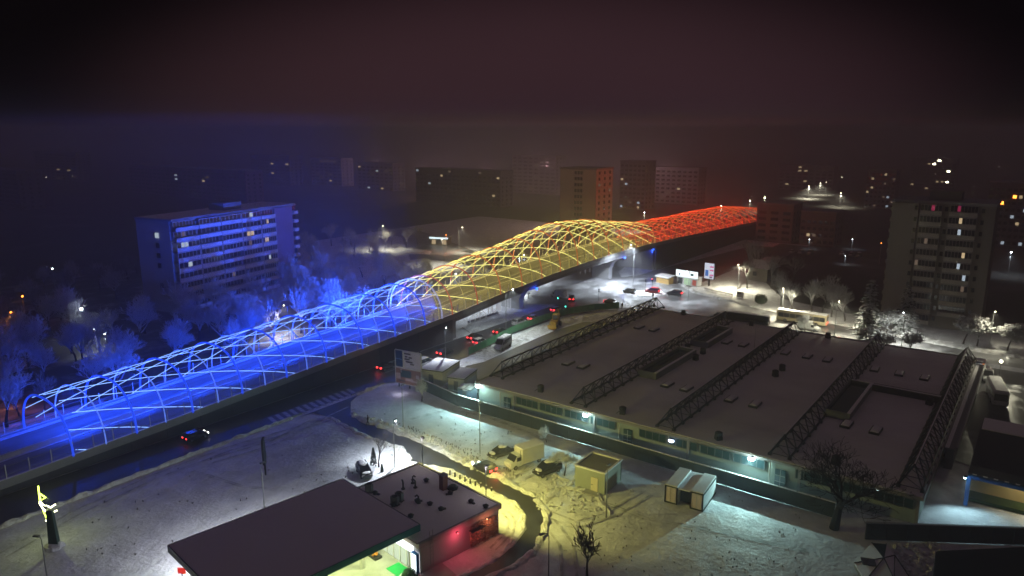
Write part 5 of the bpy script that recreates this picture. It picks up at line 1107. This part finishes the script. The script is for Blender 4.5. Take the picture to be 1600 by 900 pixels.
for p, az, k, c, tl, hd, gl, lab in [((182.3, 112), 30, 'suv', 'car_dark', True, False, 12, 'dark car with red tail lights on the bright junction'), ((168.6, 108.6), 0, 'hatch', 'car_white', True, False, 10, 'white car with red lights right of the first pier, behind another'), ((165.8, 105.6), 0, 'sedan', 'car_red', True, False, 14, 'red-lit car nearest the green fence right of the first pier'), ((185.7, 100.5), -90, 'sedan', 'car_dark', True, False, 10, 'dark-roofed car turning into the street behind the warehouse'), ((202.5, 103.5), 90, 'hatch', 'car_grey', False, False, 0, 'grey car in the middle of the junction'), ((206.2, 97.4), 95, 'suv', 'car_red', True, False, 14, 'bright red car waiting at the junction island'), ((207.2, 90.4), 95, 'suv', 'car_dark', True, False, 12, 'dark car with one red light behind the bright red car'),
    ((151.2, 108.8), 0, 'suv', 'car_white', False, False, 0, 'white car in the queue along the green fence, second from the front'), ((157.2, 108.4), 0, 'hatch', 'car_white', True, False, 12, 'white car with red lights at the front of the fence queue'), ((141.5, 107.6), 0, 'sedan', 'car_dark', True, False, 12, 'dark car with red lights in the middle of the fence queue'), ((133.6, 109.4), 0, 'sedan', 'car_dark', True, False, 10, 'dark car with red lights beside the ramp abutment'), ((131.2, 105.9), 0, 'hatch', 'car_white', True, False, 8, 'white car at the left end of the green fence'),
    ((120.0, 107.0), 0, 'sedan', 'car_dark', True, False, 14, 'dark car with amber-red lights passing the ramp wall'), ((111.6, 105.4), 0, 'suv', 'car_silver', True, False, 10, 'silver car right behind the billboard'), ((104.8, 110.2), 0, 'sedan', 'car_dark', True, False, 18, 'dark car with red lights left of the billboard'), ((60.5, 109.2), 0, 'hatch', 'car_dark', False, True, 0, 'nearly black car in the dark street beside the ramp wall')]:
    car(p, az, lab, k, c, False, tl, hd, gl)
o = [x for x in bpy.data.objects if x.get('label', '').startswith('nearly black car')][0]
for ch in o.children:
    if ch.name.startswith('tail_light'): ch.material_slots[0].link = 'OBJECT'; ch.material_slots[0].material = TAIL
car((111.0, 93.6), 30, 'snow-covered car parked right of the larger kiosk', 'sedan', 'car_grey', True, group='parked cars'); car((106.0, 86.3), 20, 'snow-covered car by the flood lamp behind the fence', 'sedan', 'car_white', True, group='parked cars')
for k, (x, y) in enumerate(((309, 84.5), (310, 81), (310.5, 77.5), (316, 66.5), (316.2, 63.2), (315, 60))): car((x, y), 180+rnd.uniform(-4, 4), 'snow-covered car in the dark car park, %s' % ('leftmost', 'second from left', 'third from left', 'fourth from left', 'fifth from left', 'rightmost')[k], ('sedan', 'hatch', 'suv')[k % 3], 'car_grey', True, group='cars in the dark car park')
def boxy(name, label, cat, p, az, L, W, H, nose, m, winrow=True, snow=False, group=None, cargo=False, lights=None, windows=6, wh=(.95, .7)):
    t = thing(name, label, cat, (p[0], p[1], -.01), R(az), group); hw = W/2; zb = .4
    def sec(x, zt, w): return [(x, -w*.95, zb), (x, w*.95, zb), (x, w, zb+.3), (x, w*.98, zt-.25), (x, w*.86, zt), (x, -w*.86, zt), (x, -w*.98, zt-.25), (x, -w, zb+.3)]
    f = L/2
    if nose == 'van': MB().loft([sec(-f, H, hw), (sec(f-1.9, H, hw)), sec(f-1.0, H*.52, hw*.96), sec(f-.15, H*.44, hw*.9), sec(f, H*.34, hw*.8)]).build('body', m, t)
    else: MB().loft([sec(-f, H*.98, hw*.97), sec(-f+.15, H, hw), sec(f-.2, H, hw), sec(f, H*.95, hw*.95)]).build('body', m, t)
    if nose == 'van':
        MB().loft([[(f-1.86, -hw*.82, H-.12), (f-1.86, hw*.82, H-.12), (f-1.82, hw*.82, H-.1), (f-1.82, -hw*.82, H-.1)], [(f-1.06, -hw*.84, H*.54), (f-1.06, hw*.84, H*.54), (f-.98, hw*.84, H*.56), (f-.98, -hw*.84, H*.56)]]).build('windscreen', GLASS, t)
    else: MB().box((f+.0, 0, H*.62), (.06, W*.86, H*.42)).build('windscreen', GLASS, t); MB().box((-f, 0, H*.66), (.06, W*.8, H*.32)).build('rear_window', GLASS, t)
    x0, x1 = -f+.3, f-(2.0 if nose == 'van' else .4)
    if winrow:
        for k in range(windows):
            a = x0+(x1-x0)*k/windows; b = x0+(x1-x0)*(k+1)/windows
            for s in (-1, 1): MB().box(((a+b)/2, s*hw*.985, H*wh[1]), (b-a-.09, .05, wh[0])).build('window', GLASS, t)
    if nose == 'van':
        for s in (-1, 1): MB().box((f-1.6, s*hw*.99, H*.63), (.7, .05, H*.24)).build('window', GLASS, t)
    if snow: MB().loft([[(x, -w, H+.0), (x, w, H+.0), (x, w*.9, H+.16), (x, -w*.9, H+.16)] for x, w in ((-f+.1, hw*.7), (-f+.5, hw*.85), (x1, hw*.85), (x1+.3, hw*.7))]).build('snow_cover', ROOFSNOW, t)
    for s in (-.35, .35):
        MB().box((f-.02, s*W, .75), (.1, .3, .18)).build('headlight', HEADL if lights == 'head' else mat('headlight_off', (.5, .5, .52)), t); MB().box((-f+.0, s*W, .9), (.08, .2, .4)).build('tail_light', TAIL if lights == 'tail' else mat('tail_light_off', (.25, .01, .01)), t)
    wheels(t, (-f+1.1, f-1.0) if L < 8 else (-f+2.4, f-2.3), hw-.12, 1.05 if L < 8 else 1.45)
    return t
VANW = mat('van_white', (.62, .63, .64), .35, .05, spec=.6)
boxy('minibus', 'white minibus parked in front of the green mesh fence', 'minibus', (131.8, 99.6), 192, 6.2, 2.0, 2.5, 'van', VANW, windows=4, snow=True)
boxy('van', 'white van crossing beyond the first pier', 'van', (183.6, 117.6), 85, 5.4, 1.95, 2.3, 'van', VANW, winrow=False)
boxy('city_bus', 'yellow-lit city bus in the street behind the warehouse', 'bus', (196.2, 49.6), 92, 12.5, 2.5, 3.0, 'bus', mat('bus_yellow', (.6, .52, .33), .4), windows=8, lights='tail', snow=True, wh=(1.1, .64))
o = lamp('bus_tail_glow', None, (195.3, 42.6, 1.2), (1, .25, .06), 60)
o.parent = [x for x in bpy.data.objects if x.name.startswith('city_bus')][0]; o.matrix_parent_inverse = Matrix.Identity(4); o.location = (-6.9, 0, 1.2)
boxy('coach', 'dark coach with a snow-white roof parked behind the warehouse', 'bus', (186.4, 60.5), 95, 10.5, 2.5, 3.0, 'bus', mat('coach_dark', (.03, .035, .05), .3), windows=7, snow=True, wh=(1.0, .66))
boxy('van', 'small blue-grey van at the left end of the dark coach', 'van', (187.0, 68.6), 95, 4.6, 1.9, 2.1, 'van', mat('van_bluegrey', (.2, .27, .33), .4), winrow=False, snow=True)
boxy('van', 'white delivery van driving in the street between bus and warehouse', 'van', (190.2, 46.2), -88, 5.2, 2.0, 2.3, 'van', VANW, winrow=False)
boxy('parked_bus', 'white snow-roofed bus parked in the yard right of the annex', 'bus', (160.5, 4.2), 191, 9.5, 2.6, 3.0, 'bus', VANW, windows=6, snow=True)
boxy('van', 'snow-covered van parked behind the white bus at the yard gate', 'van', (172.6, 6.6), 190, 5.0, 2.0, 2.2, 'van', VANW, winrow=False, snow=True)
boxy('van', 'pale van cut by the right edge of the picture', 'van', (154.5, -4.0), 12, 5.6, 2.0, 2.4, 'van', VANW, winrow=False, snow=True)
t = thing('box_truck', 'white box truck parked between two dark snow-topped cars', 'truck', (85.0, 60.2, 0), R(163)); 
MB().box((-1.0, 0, 1.75), (4.2, 2.1, 2.3)).build('cargo_box', mat('truck_box', (.66, .64, .56), .5), t); MB().box((-1.0, 0, 2.98), (4.1, 2.0, .16)).build('snow_cover', ROOFSNOW, t); MB().box((-1, 0, .5), (4.4, 1.2, .2)).build('chassis', DARKM, t)
MB().loft([[(x, -w, z0), (x, w, z0), (x, w, (z0+z1)*.5), (x, w*.86, z1), (x, -w*.86, z1), (x, -w, (z0+z1)*.5)] for x, w, z0, z1 in ((1.15, .98, .45, 2.15), (1.9, .98, .42, 2.1), (2.55, .95, .42, 1.3), (3.1, .9, .42, 1.15), (3.25, .78, .5, .9))]).build('cab', VANW, t)
MB().loft([[(1.96, -.8, 2.06), (1.96, .8, 2.06), (2.0, .8, 2.1), (2.0, -.8, 2.1)], [(2.54, -.86, 1.32), (2.54, .86, 1.32), (2.6, .86, 1.35), (2.6, -.86, 1.35)]]).build('windscreen', GLASS, t)
for s in (-1, 1): MB().box((1.7, s*.985, 1.6), (.75, .05, .6)).build('side_window', GLASS, t); MB().box((3.2, s*.6, .8), (.1, .28, .2)).build('headlight', mat('headlight_off', (.5, .5, .52)), t); MB().box((1.5, s*1.03, 2.2), (.05, .06, 1.5)).build('air_pipe', DARKM, t)
wheels(t, (-2.2, 2.3), .9, 1.1)
# backhoe loader
t = thing('backhoe_loader', 'yellow backhoe loader working beside the green mesh fence', 'excavator', (154.8, 100.0, 0), R(195))
MB().box((.6, 0, 1.3), (2.4, 1.2, .9)).build('bonnet', YELL, t); MB().box((-.6, 0, .9), (3.6, 1.1, .5)).build('chassis', YELL, t)
cb = MB().box((-.9, 0, 2.2), (1.5, 1.5, 1.6)).build('cab_glass', GLASS, t); MB().box((-.9, 0, 3.06), (1.8, 1.7, .14)).build('cab_roof', YELL, cb)
for sx in (-.75, .75):
    for sy in (-.75, .75): MB().box((-.9+sx, sy, 2.2), (.1, .1, 1.6)).build('cab_post', YELL, cb)
for s in (-1, 1): MB().tube([(.2, s*.7, 1.9), (1.6, s*.75, 1.5), (2.5, s*.8, .6)], .12, 5).build('loader_arm', YELL, t)
MB().loft([[(2.5, y, .1), (3.3, y, .08), (3.3, y, .2), (2.75, y, .3), (2.65, y, 1.0), (2.5, y, 1.0)] for y in (-1.15, 1.15)]).build('front_bucket', YELL, t)
MB().tube([(-2.1, 0, 1.2), (-3.2, 0, 3.6), (-2.6, 0, 4.0)], .17, 5).build('boom', YELL, t); MB().tube([(-3.1, 0, 3.6), (-3.9, 0, 2.2)], .14, 5).build('dipper', YELL, t); MB().loft([[(-4.2, y, 1.6), (-3.6, y, 1.7), (-3.6, y, 2.3), (-4.1, y, 2.3)] for y in (-.4, .4)]).build('bucket', DARKM, t)
for x, s in ((1.2, 1.2), (-1.3, 2.1)):
    for y in (-.95, .95): w = inst('wheel', WHEELM, t, (x, y, .33*s), (R(90), 0, 0), (s, s, s*1.4)); rr = inst('rim', RIM, w)
# green mesh construction fence
gf = thing('mesh_fence', 'long green mesh construction fence between the car queue and the courtyard', 'fence', (0, 0, 0))
fpts = [Vector(p) for p in ((122.5, 102.2), (130, 103.0), (143, 105.0), (158, 105.4), (167.5, 104.2), (176, 100.5), (182, 96.0))]
for a, b in zip(fpts, fpts[1:]):
    k = max(1, round((b-a).length/2.5))
    for j in range(k):
        p, r_ = a+(b-a)*j/k, a+(b-a)*(j+1)/k; m = (p+r_)/2; rz = math.atan2((b-a).y, (b-a).x)
        MB().box((m.x, m.y, .98), ((r_-p).length-.05, .05, 1.75), rz).build('mesh_panel', GREENF, gf); MB().box((p.x, p.y, 1.0), (.09, .09, 2.0), rz).build('post', POLEM, gf)
# green barrier along the street behind the warehouse
g2 = thing('mesh_fence', 'low green mesh barrier along the street behind the warehouse', 'fence', (0, 0, 0))
for j in range(24):
    y = 84-j*2.5; x = 181.4+(84-y)*.035; MB().box((x, y, .6), (.05, 2.42, 1.15)).build('mesh_panel', GREENF, g2); MB().box((x, y+1.25, .65), (.08, .08, 1.3)).build('post', POLEM, g2)
# traffic lights
def traffic_light(p, label, m, z=3.4, az=0):
    t = thing('traffic_light', label, 'traffic light', (p[0], p[1], 0), R(az), 'traffic lights at the junction'); MB().tube([(0, 0, 0), (0, 0, z)], .07, 6).build('pole', POLEM, t)
    h = MB().box((-.05, 0, z-.2), (.3, .36, 1.0)).build('signal_head', BLACK, t); MB().blob((-.24, 0, z-.5 if m is GRN else z+.1), .22, n=8, m=4, amp=0).build('signal_lamp', m, h)
GRN = glowmat('signal_green', (.1, 1, .75), 4); RED = glowmat('signal_red', (1, .05, .05), 5)
traffic_light((172.5, 110.4), 'green traffic light beside the car queue right of the first pier', GRN); traffic_light((187, 105.5), 'dark traffic light standing alone on the open junction', mat('signal_off', (.05, .05, .05)), az=90)
traffic_light((210.5, 99.5), 'red traffic light on the junction island by the bright red car', RED); traffic_light((208.8, 101), 'dark traffic light left of the red one on the island', mat('signal_off', (.05, .05, .05))); traffic_light((168, 105), 'low green traffic light at the green mesh fence', GRN, 2.6)

# ------------------------------------------------------------------ pedestrians
def person(p, az, label, coat, trousers, step=.25):
    t = thing('person', label, 'person', (p[0], p[1], -.02), R(az), 'pedestrians')
    J = [(0, 0, .95), (0, 0, 1.2), (0, 0, 1.42), (0, 0, 1.52), (.02, 0, 1.66), (.02, 0, 1.78), (0, .2, 1.4), (-.06, .26, 1.13), (.08, .25, .9), (0, -.2, 1.4), (.06, -.26, 1.13), (.16, -.25, .92), (0, .1, .9), (step*.7, .11, .5), (step, .11, .07), (step+.18, .11, .03), (0, -.1, .9), (-step*.3, -.11, .5), (-step, -.11, .07), (-step+.17, -.11, .03)]
    E = [(0, 1), (1, 2), (2, 3), (3, 4), (4, 5), (2, 6), (6, 7), (7, 8), (2, 9), (9, 10), (10, 11), (0, 12), (12, 13), (13, 14), (14, 15), (0, 16), (16, 17), (17, 18), (18, 19)]
    rad = [.17, .19, .17, .07, .1, .09, .09, .07, .045, .09, .07, .045, .11, .085, .06, .045, .11, .085, .06, .045]
    me = bpy.data.meshes.new('body'); me.from_pydata(J, E, []); o = bpy.data.objects.new('body', me); col.objects.link(o)
    md = o.modifiers.new('skin', 'SKIN'); sk = me.skin_vertices[0].data
    for i, r in enumerate(rad): sk[i].radius = (r, r*.9)
    sk[0].use_root = True; o.modifiers.new('sub', 'SUBSURF').levels = 1
    dg = bpy.context.evaluated_depsgraph_get(); m2 = bpy.data.meshes.new_from_object(o.evaluated_get(dg)); bpy.data.objects.remove(o)
    m2.materials.clear(); m2.materials.append(coat); m2.materials.append(trousers); m2.materials.append(mat('skin', (.45, .3, .24), .6))
    for pl in m2.polygons:
        z = pl.center.z; pl.material_index = 1 if z < .82 else (2 if z > 1.55 else 0)
    b = inst('body', m2, t); MB().blob((0, 0, 1.76), (.12, .11, .09), 1, 8, 5, amp=.05).build('hat', trousers, t)
DC = mat('dark_coat', (.02, .02, .025), .9)
pd = at(575, 664); person(pd, 150, 'pedestrian in dark winter clothes walking along the edge of the side road', DC, DC)
person(at(972, 482), 60, 'person standing on the trampled snow behind the left truss', DC, mat('brown_trousers', (.08, .06, .05), .9), .1)
person(at(1020, 466), 20, 'person in dark clothes at the junction island beside the red car', DC, DC, .12)

# ------------------------------------------------------------------ annex, yard, walls in the dark lower right
an = thing('annex_hall', 'dark annex hall with a blue steel portal and a yellow-lit wall at lower right', 'hall', (0, 0, 0))
MB().loft([[(115, 4.5, 0), (115, 4.5, 4.2), (115, -26, 4.2), (115, -26, 0)], [(133.5, 4.5, 0), (133.5, 4.5, 4.2), (133.5, -26, 4.2), (133.5, -26, 0)]]).build('wall', mat('yellow_wall', (.62, .5, .26), .8, .12, .5, .1, 3), an)
rf = MB().box((122.2, -11, 4.55), (24, 31.6, .3)).build('roof', DARKM, an)
MB().box((131.4, -11, 4.77), (5.4, 31.3, .12)).build('snow_cover', ROOFSNOW, rf)
BLUEF = mat('blue_steel', (.02, .12, .45), .45)
MB().box((110.4, -11, 4.3), (.4, 31.4, .7)).build('portal_beam', BLUEF, an); MB().box((110.4, 4.6, 2.1), (.45, .5, 4.2)).build('portal_post', BLUEF, an); MB().box((110.4, -26.5, 2.1), (.45, .5, 4.2)).build('portal_post', BLUEF, an)
MB().box((113.2, -10, .25), (2.6, 29, .5)).build('grass_bank', mat('wet_grass', (.04, .07, .025), .9, .3, 1.5), an)
gut = MB()
for k in range(26): gut.box((110.15, 4-k*1.2, 4.72), (.12, .5, .14))
tag(gut.build('ice_fringe', ROOFSNOW, an), kind='stuff')
t = thing('flood_lamp', 'cool white flood lamp at the blue portal post of the annex', 'flood lamp', (109.4, 5.0, 4.4)); MB().box((0, 0, 0), (.4, .4, .2)).build('housing', DARKM, t); MB().blob((-.05, 0, -.12), .14, n=7, m=4, amp=0).build('lens', LAMPT, t); lamp('flood', t, (-.3, 0, -.45), (.55, .9, 1), 1100, kind='SPOT', aim=(-1, -.5, -.7), angle=150, blend=.6)
t = thing('hall_lamp', 'warm lamp under the annex portal roof', 'lamp', (112.3, -3.5, 4.45)); MB().box((0, 0, 0), (.3, .8, .14)).build('housing', DARKM, t); MB().box((0, 0, -.09), (.2, .7, .05)).build('tube_light', LAMPY, t); lamp('hall_light', t, (0, 0, -.25), (1, .86, .5), 520, kind='SPOT', aim=(.35, 0, -1), angle=150, blend=.5)
sr = thing('lower_roof', 'narrow grey walkway roof strip right of the last truss', 'roof', (0, 0, 0)); MB().box((146, 7.95, 3.3), (50, 1.4, .25)).build('roof_sheet', GREYM, sr); MB().box((146, 8.3, 3.47), (50, .55, .1)).build('snow_cover', ROOFSNOW, sr); MB().box((146, 7.95, 1.5), (49, 1.1, 3.2)).build('wall', CONCD, sr); MB().box((146, 7.1, 3.5), (50, .22, .6)).build('parapet', CONC, sr)
t = thing('flood_lamp', 'white ball lamp at the far end of the walkway roof', 'lamp', (173.0, 4.6, 4.0)); MB().tube([(0, 0, -4.1), (0, 0, 0)], .06, 5).build('pole', POLEM, t); MB().blob((0, 0, .1), .3, n=8, m=5, amp=0).build('globe', LAMPY, t); lamp('globe_light', t, (-.2, -.8, 1.2), (1, .95, .68), 5500, kind='SPOT', aim=(-1, -.3, -.35), angle=140, blend=.6)
t = thing('street_shop', 'blue-lit shop front with orange edge at the street end of the walkway roof', 'shop', (174.5, 9.5, 0)); MB().box((0, 0, 1.6), (2.4, 4.4, 3.2)).build('wall', CONCD, t); MB().box((-1.24, 0, 2.5), (.08, 3.6, .7)).build('sign_board', glowmat('blue_sign', (.5, .75, 1), 1.2), t); MB().box((-1.24, -2.0, 2.6), (.09, .4, .8)).build('sign_end', glowmat('orange_sign', (1, .3, .05), .8), t); MB().box((0, 0, 3.28), (2.6, 4.6, .16)).build('snow_cover', ROOFSNOW, t)
# low walls and the unlit roofs at the bottom right
bw = thing('boundary_wall', 'long dark wall running to the right edge at lower right', 'wall', (0, 0, 0)); a, b = Vector((93.0, 13.8)), Vector((112, -16)); m = (a+b)/2; rz = math.atan2((b-a).y, (b-a).x)
L = (b-a).length; n = int(L/2.5)
for j in range(n):
    p = a+(b-a)*(j+.5)/n; MB().box((p.x, p.y, 1.1), (L/n-.05, .2, 2.2), rz).build('wall_panel', mat('dark_panel', (0.06, 0.055, 0.06), 0.9), bw)  # plain dark panel colour
MB().box((m.x, m.y, 2.26), (L, .34, .1), rz).build('coping', CONC, bw)
t = thing('flat_roof_building', 'unlit black flat-roofed building at the bottom right corner', 'building', (0, 0, 0)); MB().prism(P2((1462, 862), (1700, 850), (1760, 1000), (1450, 1000), z=4.0), -.1, 4.0).build('wall', mat('black_wall', (.03, .03, .03), .9), t); MB().prism([(Vector(p)).to_tuple() for p in P2((1464, 864), (1698, 853), (1755, 995), (1453, 995), z=4.0)], 4.0, 4.25).build('roof', mat('black_roof', (.02, .02, .02), .9), t)  # plain near-black wall and roof colours
t = thing('folded_roof', 'faceted pale roof with dark seams and one dark diamond panel at the bottom', 'roof', (0, 0, 0))
pts = {k: at(*v) for k, v in dict(a=(1362, 848, .45), b=(1385, 850, .5), c=(1335, 880, .4), d=(1381, 872, .8), e=(1352, 908, .45), f=(1398, 868, .5), g=(1397, 905, .65), h=(1425, 908, .35)).items()}
for tri, m in (('dca', ROOFSNOW), ('dbf', ROOFSNOW), ('dge', WHC), ('dfg', ROOFSNOW), ('fhg', WHC), ('dec', ROOFSNOW), ('dab', DARKM)):
    v = [pts[k] for k in tri]; MB().add([tuple(q) for q in v]+[(q.x, q.y, q.z-.15) for q in v], [(0, 1, 2), (5, 4, 3), (0, 3, 4, 1), (1, 4, 5, 2), (2, 5, 3, 0)]).build('roof_facet', m, t)
for e in ('da', 'dc', 'de', 'dg', 'df', 'db', 'fg', 'fh', 'gh'): MB().tube([pts[e[0]]+Vector((0, 0, .05)), pts[e[1]]+Vector((0, 0, .05))], .06, 4).build('seam', DARKM, t)
q0 = at(1357, 878, .7); MB().box((q0.x, q0.y, .72), (1.5, 1.5, .1), R(20)).build('diamond_panel', mat('diamond_plum', (.06, .03, .05)), t)
MB().prism([tuple(pts[k][:2]) for k in ('a', 'b', 'h', 'e', 'c')], -.1, .2).build('wall', CONCD, t)
t = thing('yard_lamp', 'cool white lamp on a shed glowing behind the big dark tree', 'lamp', (101.5, 14.0, 0)); MB().tube([(0, 0, -.1), (0, 0, 3.4)], .06, 5).build('pole', POLEM, t); MB().blob((0, 0, 3.5), .3, n=8, m=5, amp=0).build('globe', LAMPT, t); lamp('globe_light', t, (-.3, 0, 3.1), (.6, 1, .98), 1500)
mb = MB(); q = random.Random(77)
for i in range(150):
    p = at(q.uniform(1400, 1470), q.uniform(850, 900)); mb.blob((p.x, p.y, 0), q.uniform(.15, .5), i, 6, 4)
tag(mb.build('snow_clods', BANK), kind='stuff')
mb = MB()
for i in range(420):
    f = q.random(); a_, b_ = SIDE_OUT[3], SIDE_OUT[8]; k = 3+int(f*5); p = Vector(SIDE_OUT[k])+(Vector(SIDE_OUT[k+1])-Vector(SIDE_OUT[k]))*q.random()
    mb.blob((p.x+q.gauss(.9, .6), p.y+q.gauss(0, .4), .0), q.uniform(.06, .24), i, 6, 4)
for i in range(260):
    p = at(q.uniform(840, 950), q.uniform(740, 800)); mb.blob((p.x, p.y, -.05), q.uniform(.06, .22), i, 6, 4)
tag(mb.build('snow_clods', BANK), kind='stuff')
tf = MB(); q = random.Random(31)
def tuft(x, y, h):
    for _ in range(4):
        a = q.uniform(0, 6.28); w = .05; l = q.uniform(.05, .2); tf.quad((x-w*math.sin(a), y+w*math.cos(a), -.12), (x+w*math.sin(a), y-w*math.cos(a), -.12), (x+l*math.cos(a)+.03, y+l*math.sin(a), h), (x+l*math.cos(a)-.03, y+l*math.sin(a), h))
for _ in range(520):
    px, py = q.choice(((q.uniform(130, 560), q.uniform(690, 880)), (q.uniform(820, 1250), q.uniform(760, 900)), (q.uniform(600, 800), q.uniform(640, 720))))
    p = at(px, py)
    if mnoise.noise(Vector((p.x, p.y, 0))*.12) > -.05: tuft(p.x, p.y, q.uniform(.02, .14))
for k in range(90):
    p = Vector(SIDE_OUT[4+int(k/22.5)]).lerp(Vector(SIDE_OUT[5+int(k/22.5)]), (k % 22.5)/22.5); tuft(p.x+2.4+q.gauss(0, .25), p.y+q.gauss(0, .3), q.uniform(.1, .3))
tag(tf.build('grass_tufts', TWIG), kind='stuff')
TRACK = mixed('packed_track', (0.30, 0.30, 0.31), (0.74, 0.74, 0.76), 0.7, 0.35, 0.6, 0.7, 0.7, 0.6, 0.1)
def tracks(path, gap=1.5, w=.34, name='tyre_track'):
    pts = [Vector(p) for p in path]; fine = []
    for a, b in zip(pts, pts[1:]):
        k = max(1, int((b-a).length/.8)); fine += [a+(b-a)*j/k for j in range(k)]
    fine.append(pts[-1]); m = MB()
    for off in (-gap/2, gap/2):
        L, Rr = ribbon(fine, 1); rows = []
        for i, p in enumerate(fine):
            n_ = (L[i]-Rr[i]); c = p+n_*(off+.06*mnoise.noise(Vector((p.x, p.y, off)))); ww = w*(.8+.4*q.random()); rows.append([(c.x+n_.x*ww/2, c.y+n_.y*ww/2, -.012), (c.x-n_.x*ww/2, c.y-n_.y*ww/2, -.012)])
        v = [p for r in rows for p in r]; m.add(v, [(2*i, 2*i+1, 2*i+3, 2*i+2) for i in range(len(rows)-1)])
    tag(m.build(name, TRACK), kind='structure')
tracks(P2((560, 640), (470, 668), (360, 700), (240, 745), (120, 800), (0, 870))); tracks(P2((500, 652), (430, 690), (330, 720)), 1.6)
tracks(P2((800, 752), (835, 735), (870, 715)), 1.5); tracks(P2((740, 728), (775, 715), (800, 700)), 1.5); tracks(P2((792, 748), (815, 728), (838, 708)), 1.6)
tracks(P2((850, 800), (900, 820), (960, 800), (1010, 770))); tracks(P2((858, 815), (885, 850), (890, 900)), 1.7); tracks(P2((790, 800), (800, 812), (797, 830), (770, 858)), .8, .3)
tracks(P2((930, 780), (1010, 810), (1120, 830), (1260, 860)), .5, .22, 'foot_track'); tracks(P2((640, 655), (700, 640), (760, 650), (860, 690)), .4, .22, 'foot_track'); tracks(P2((300, 735), (380, 760), (430, 765)), .4, .2, 'foot_track')
# ruts
ru = MB()
for off in (.5, 1.3, 2.2):
    L_, R_ = ribbon([Vector(p) for p in P2((862, 800), (862, 820), (856, 842), (838, 868), (800, 896))], off*2)
    for k in range(len(L_)-1): pass
mo = ('first', 'second', 'third', 'fourth', 'fifth', 'sixth', 'seventh', 'eighth', 'ninth', 'tenth', 'eleventh')
for k, (px, x, h) in enumerate(((590, 452, 18), (668, 402, 19), (705, 402, 19), (760, 402, 19), (835, 502, 24), (905, 325, 25), (985, 444, 25), (1035, 494, 20))):
    p = atx(px, 300, x); far_lamp((p.x, p.y), h, LAMPY, 'tall lamp added unseen behind the far blocks for haze glow, %s from the left' % mo[k], .22, group='added haze lamps behind the far blocks', light=((1, .54, .6), 13000))  # lamps added out of sight to make the far haze glow
# leafless orange-lit tree at the far left
plant(T_FROST[0], at(30, 650), 0.9, 'frosted tree lit orange at the left edge beside the first arch', name='frosted_tree'); plant(T_HALF[0], at(70, 640), 0.9, 'frosted tree behind the first arch at the left end', name='frosted_tree')
far_lamp(at(22, 640), 5, LAMPO, 'distant lit street lamp, orange under the frosted tree at the left edge', .25, light=((1, .3, .06), 900))

# ------------------------------------------------------------------ haze
hz = MB(); hz.box((1800, 750, 26.0), (4500, 4600, 57))
ho = hz.build('haze', mat('haze', (1, 1, 1))); tag(ho, kind='stuff')
hm = bpy.data.materials.new('haze_air'); hm.use_nodes = True; nt = hm.node_tree; nt.nodes.remove(nt.nodes['Principled BSDF'])
pv = nt.nodes.new('ShaderNodeVolumePrincipled'); pv.inputs['Color'].default_value = (.93, .94, 1, 1); pv.inputs['Density'].default_value = 0.0019; pv.inputs['Anisotropy'].default_value = 0.15
nt.links.new(pv.outputs[0], nt.nodes['Material Output'].inputs['Volume']); ho.data.materials.clear(); ho.data.materials.append(hm)
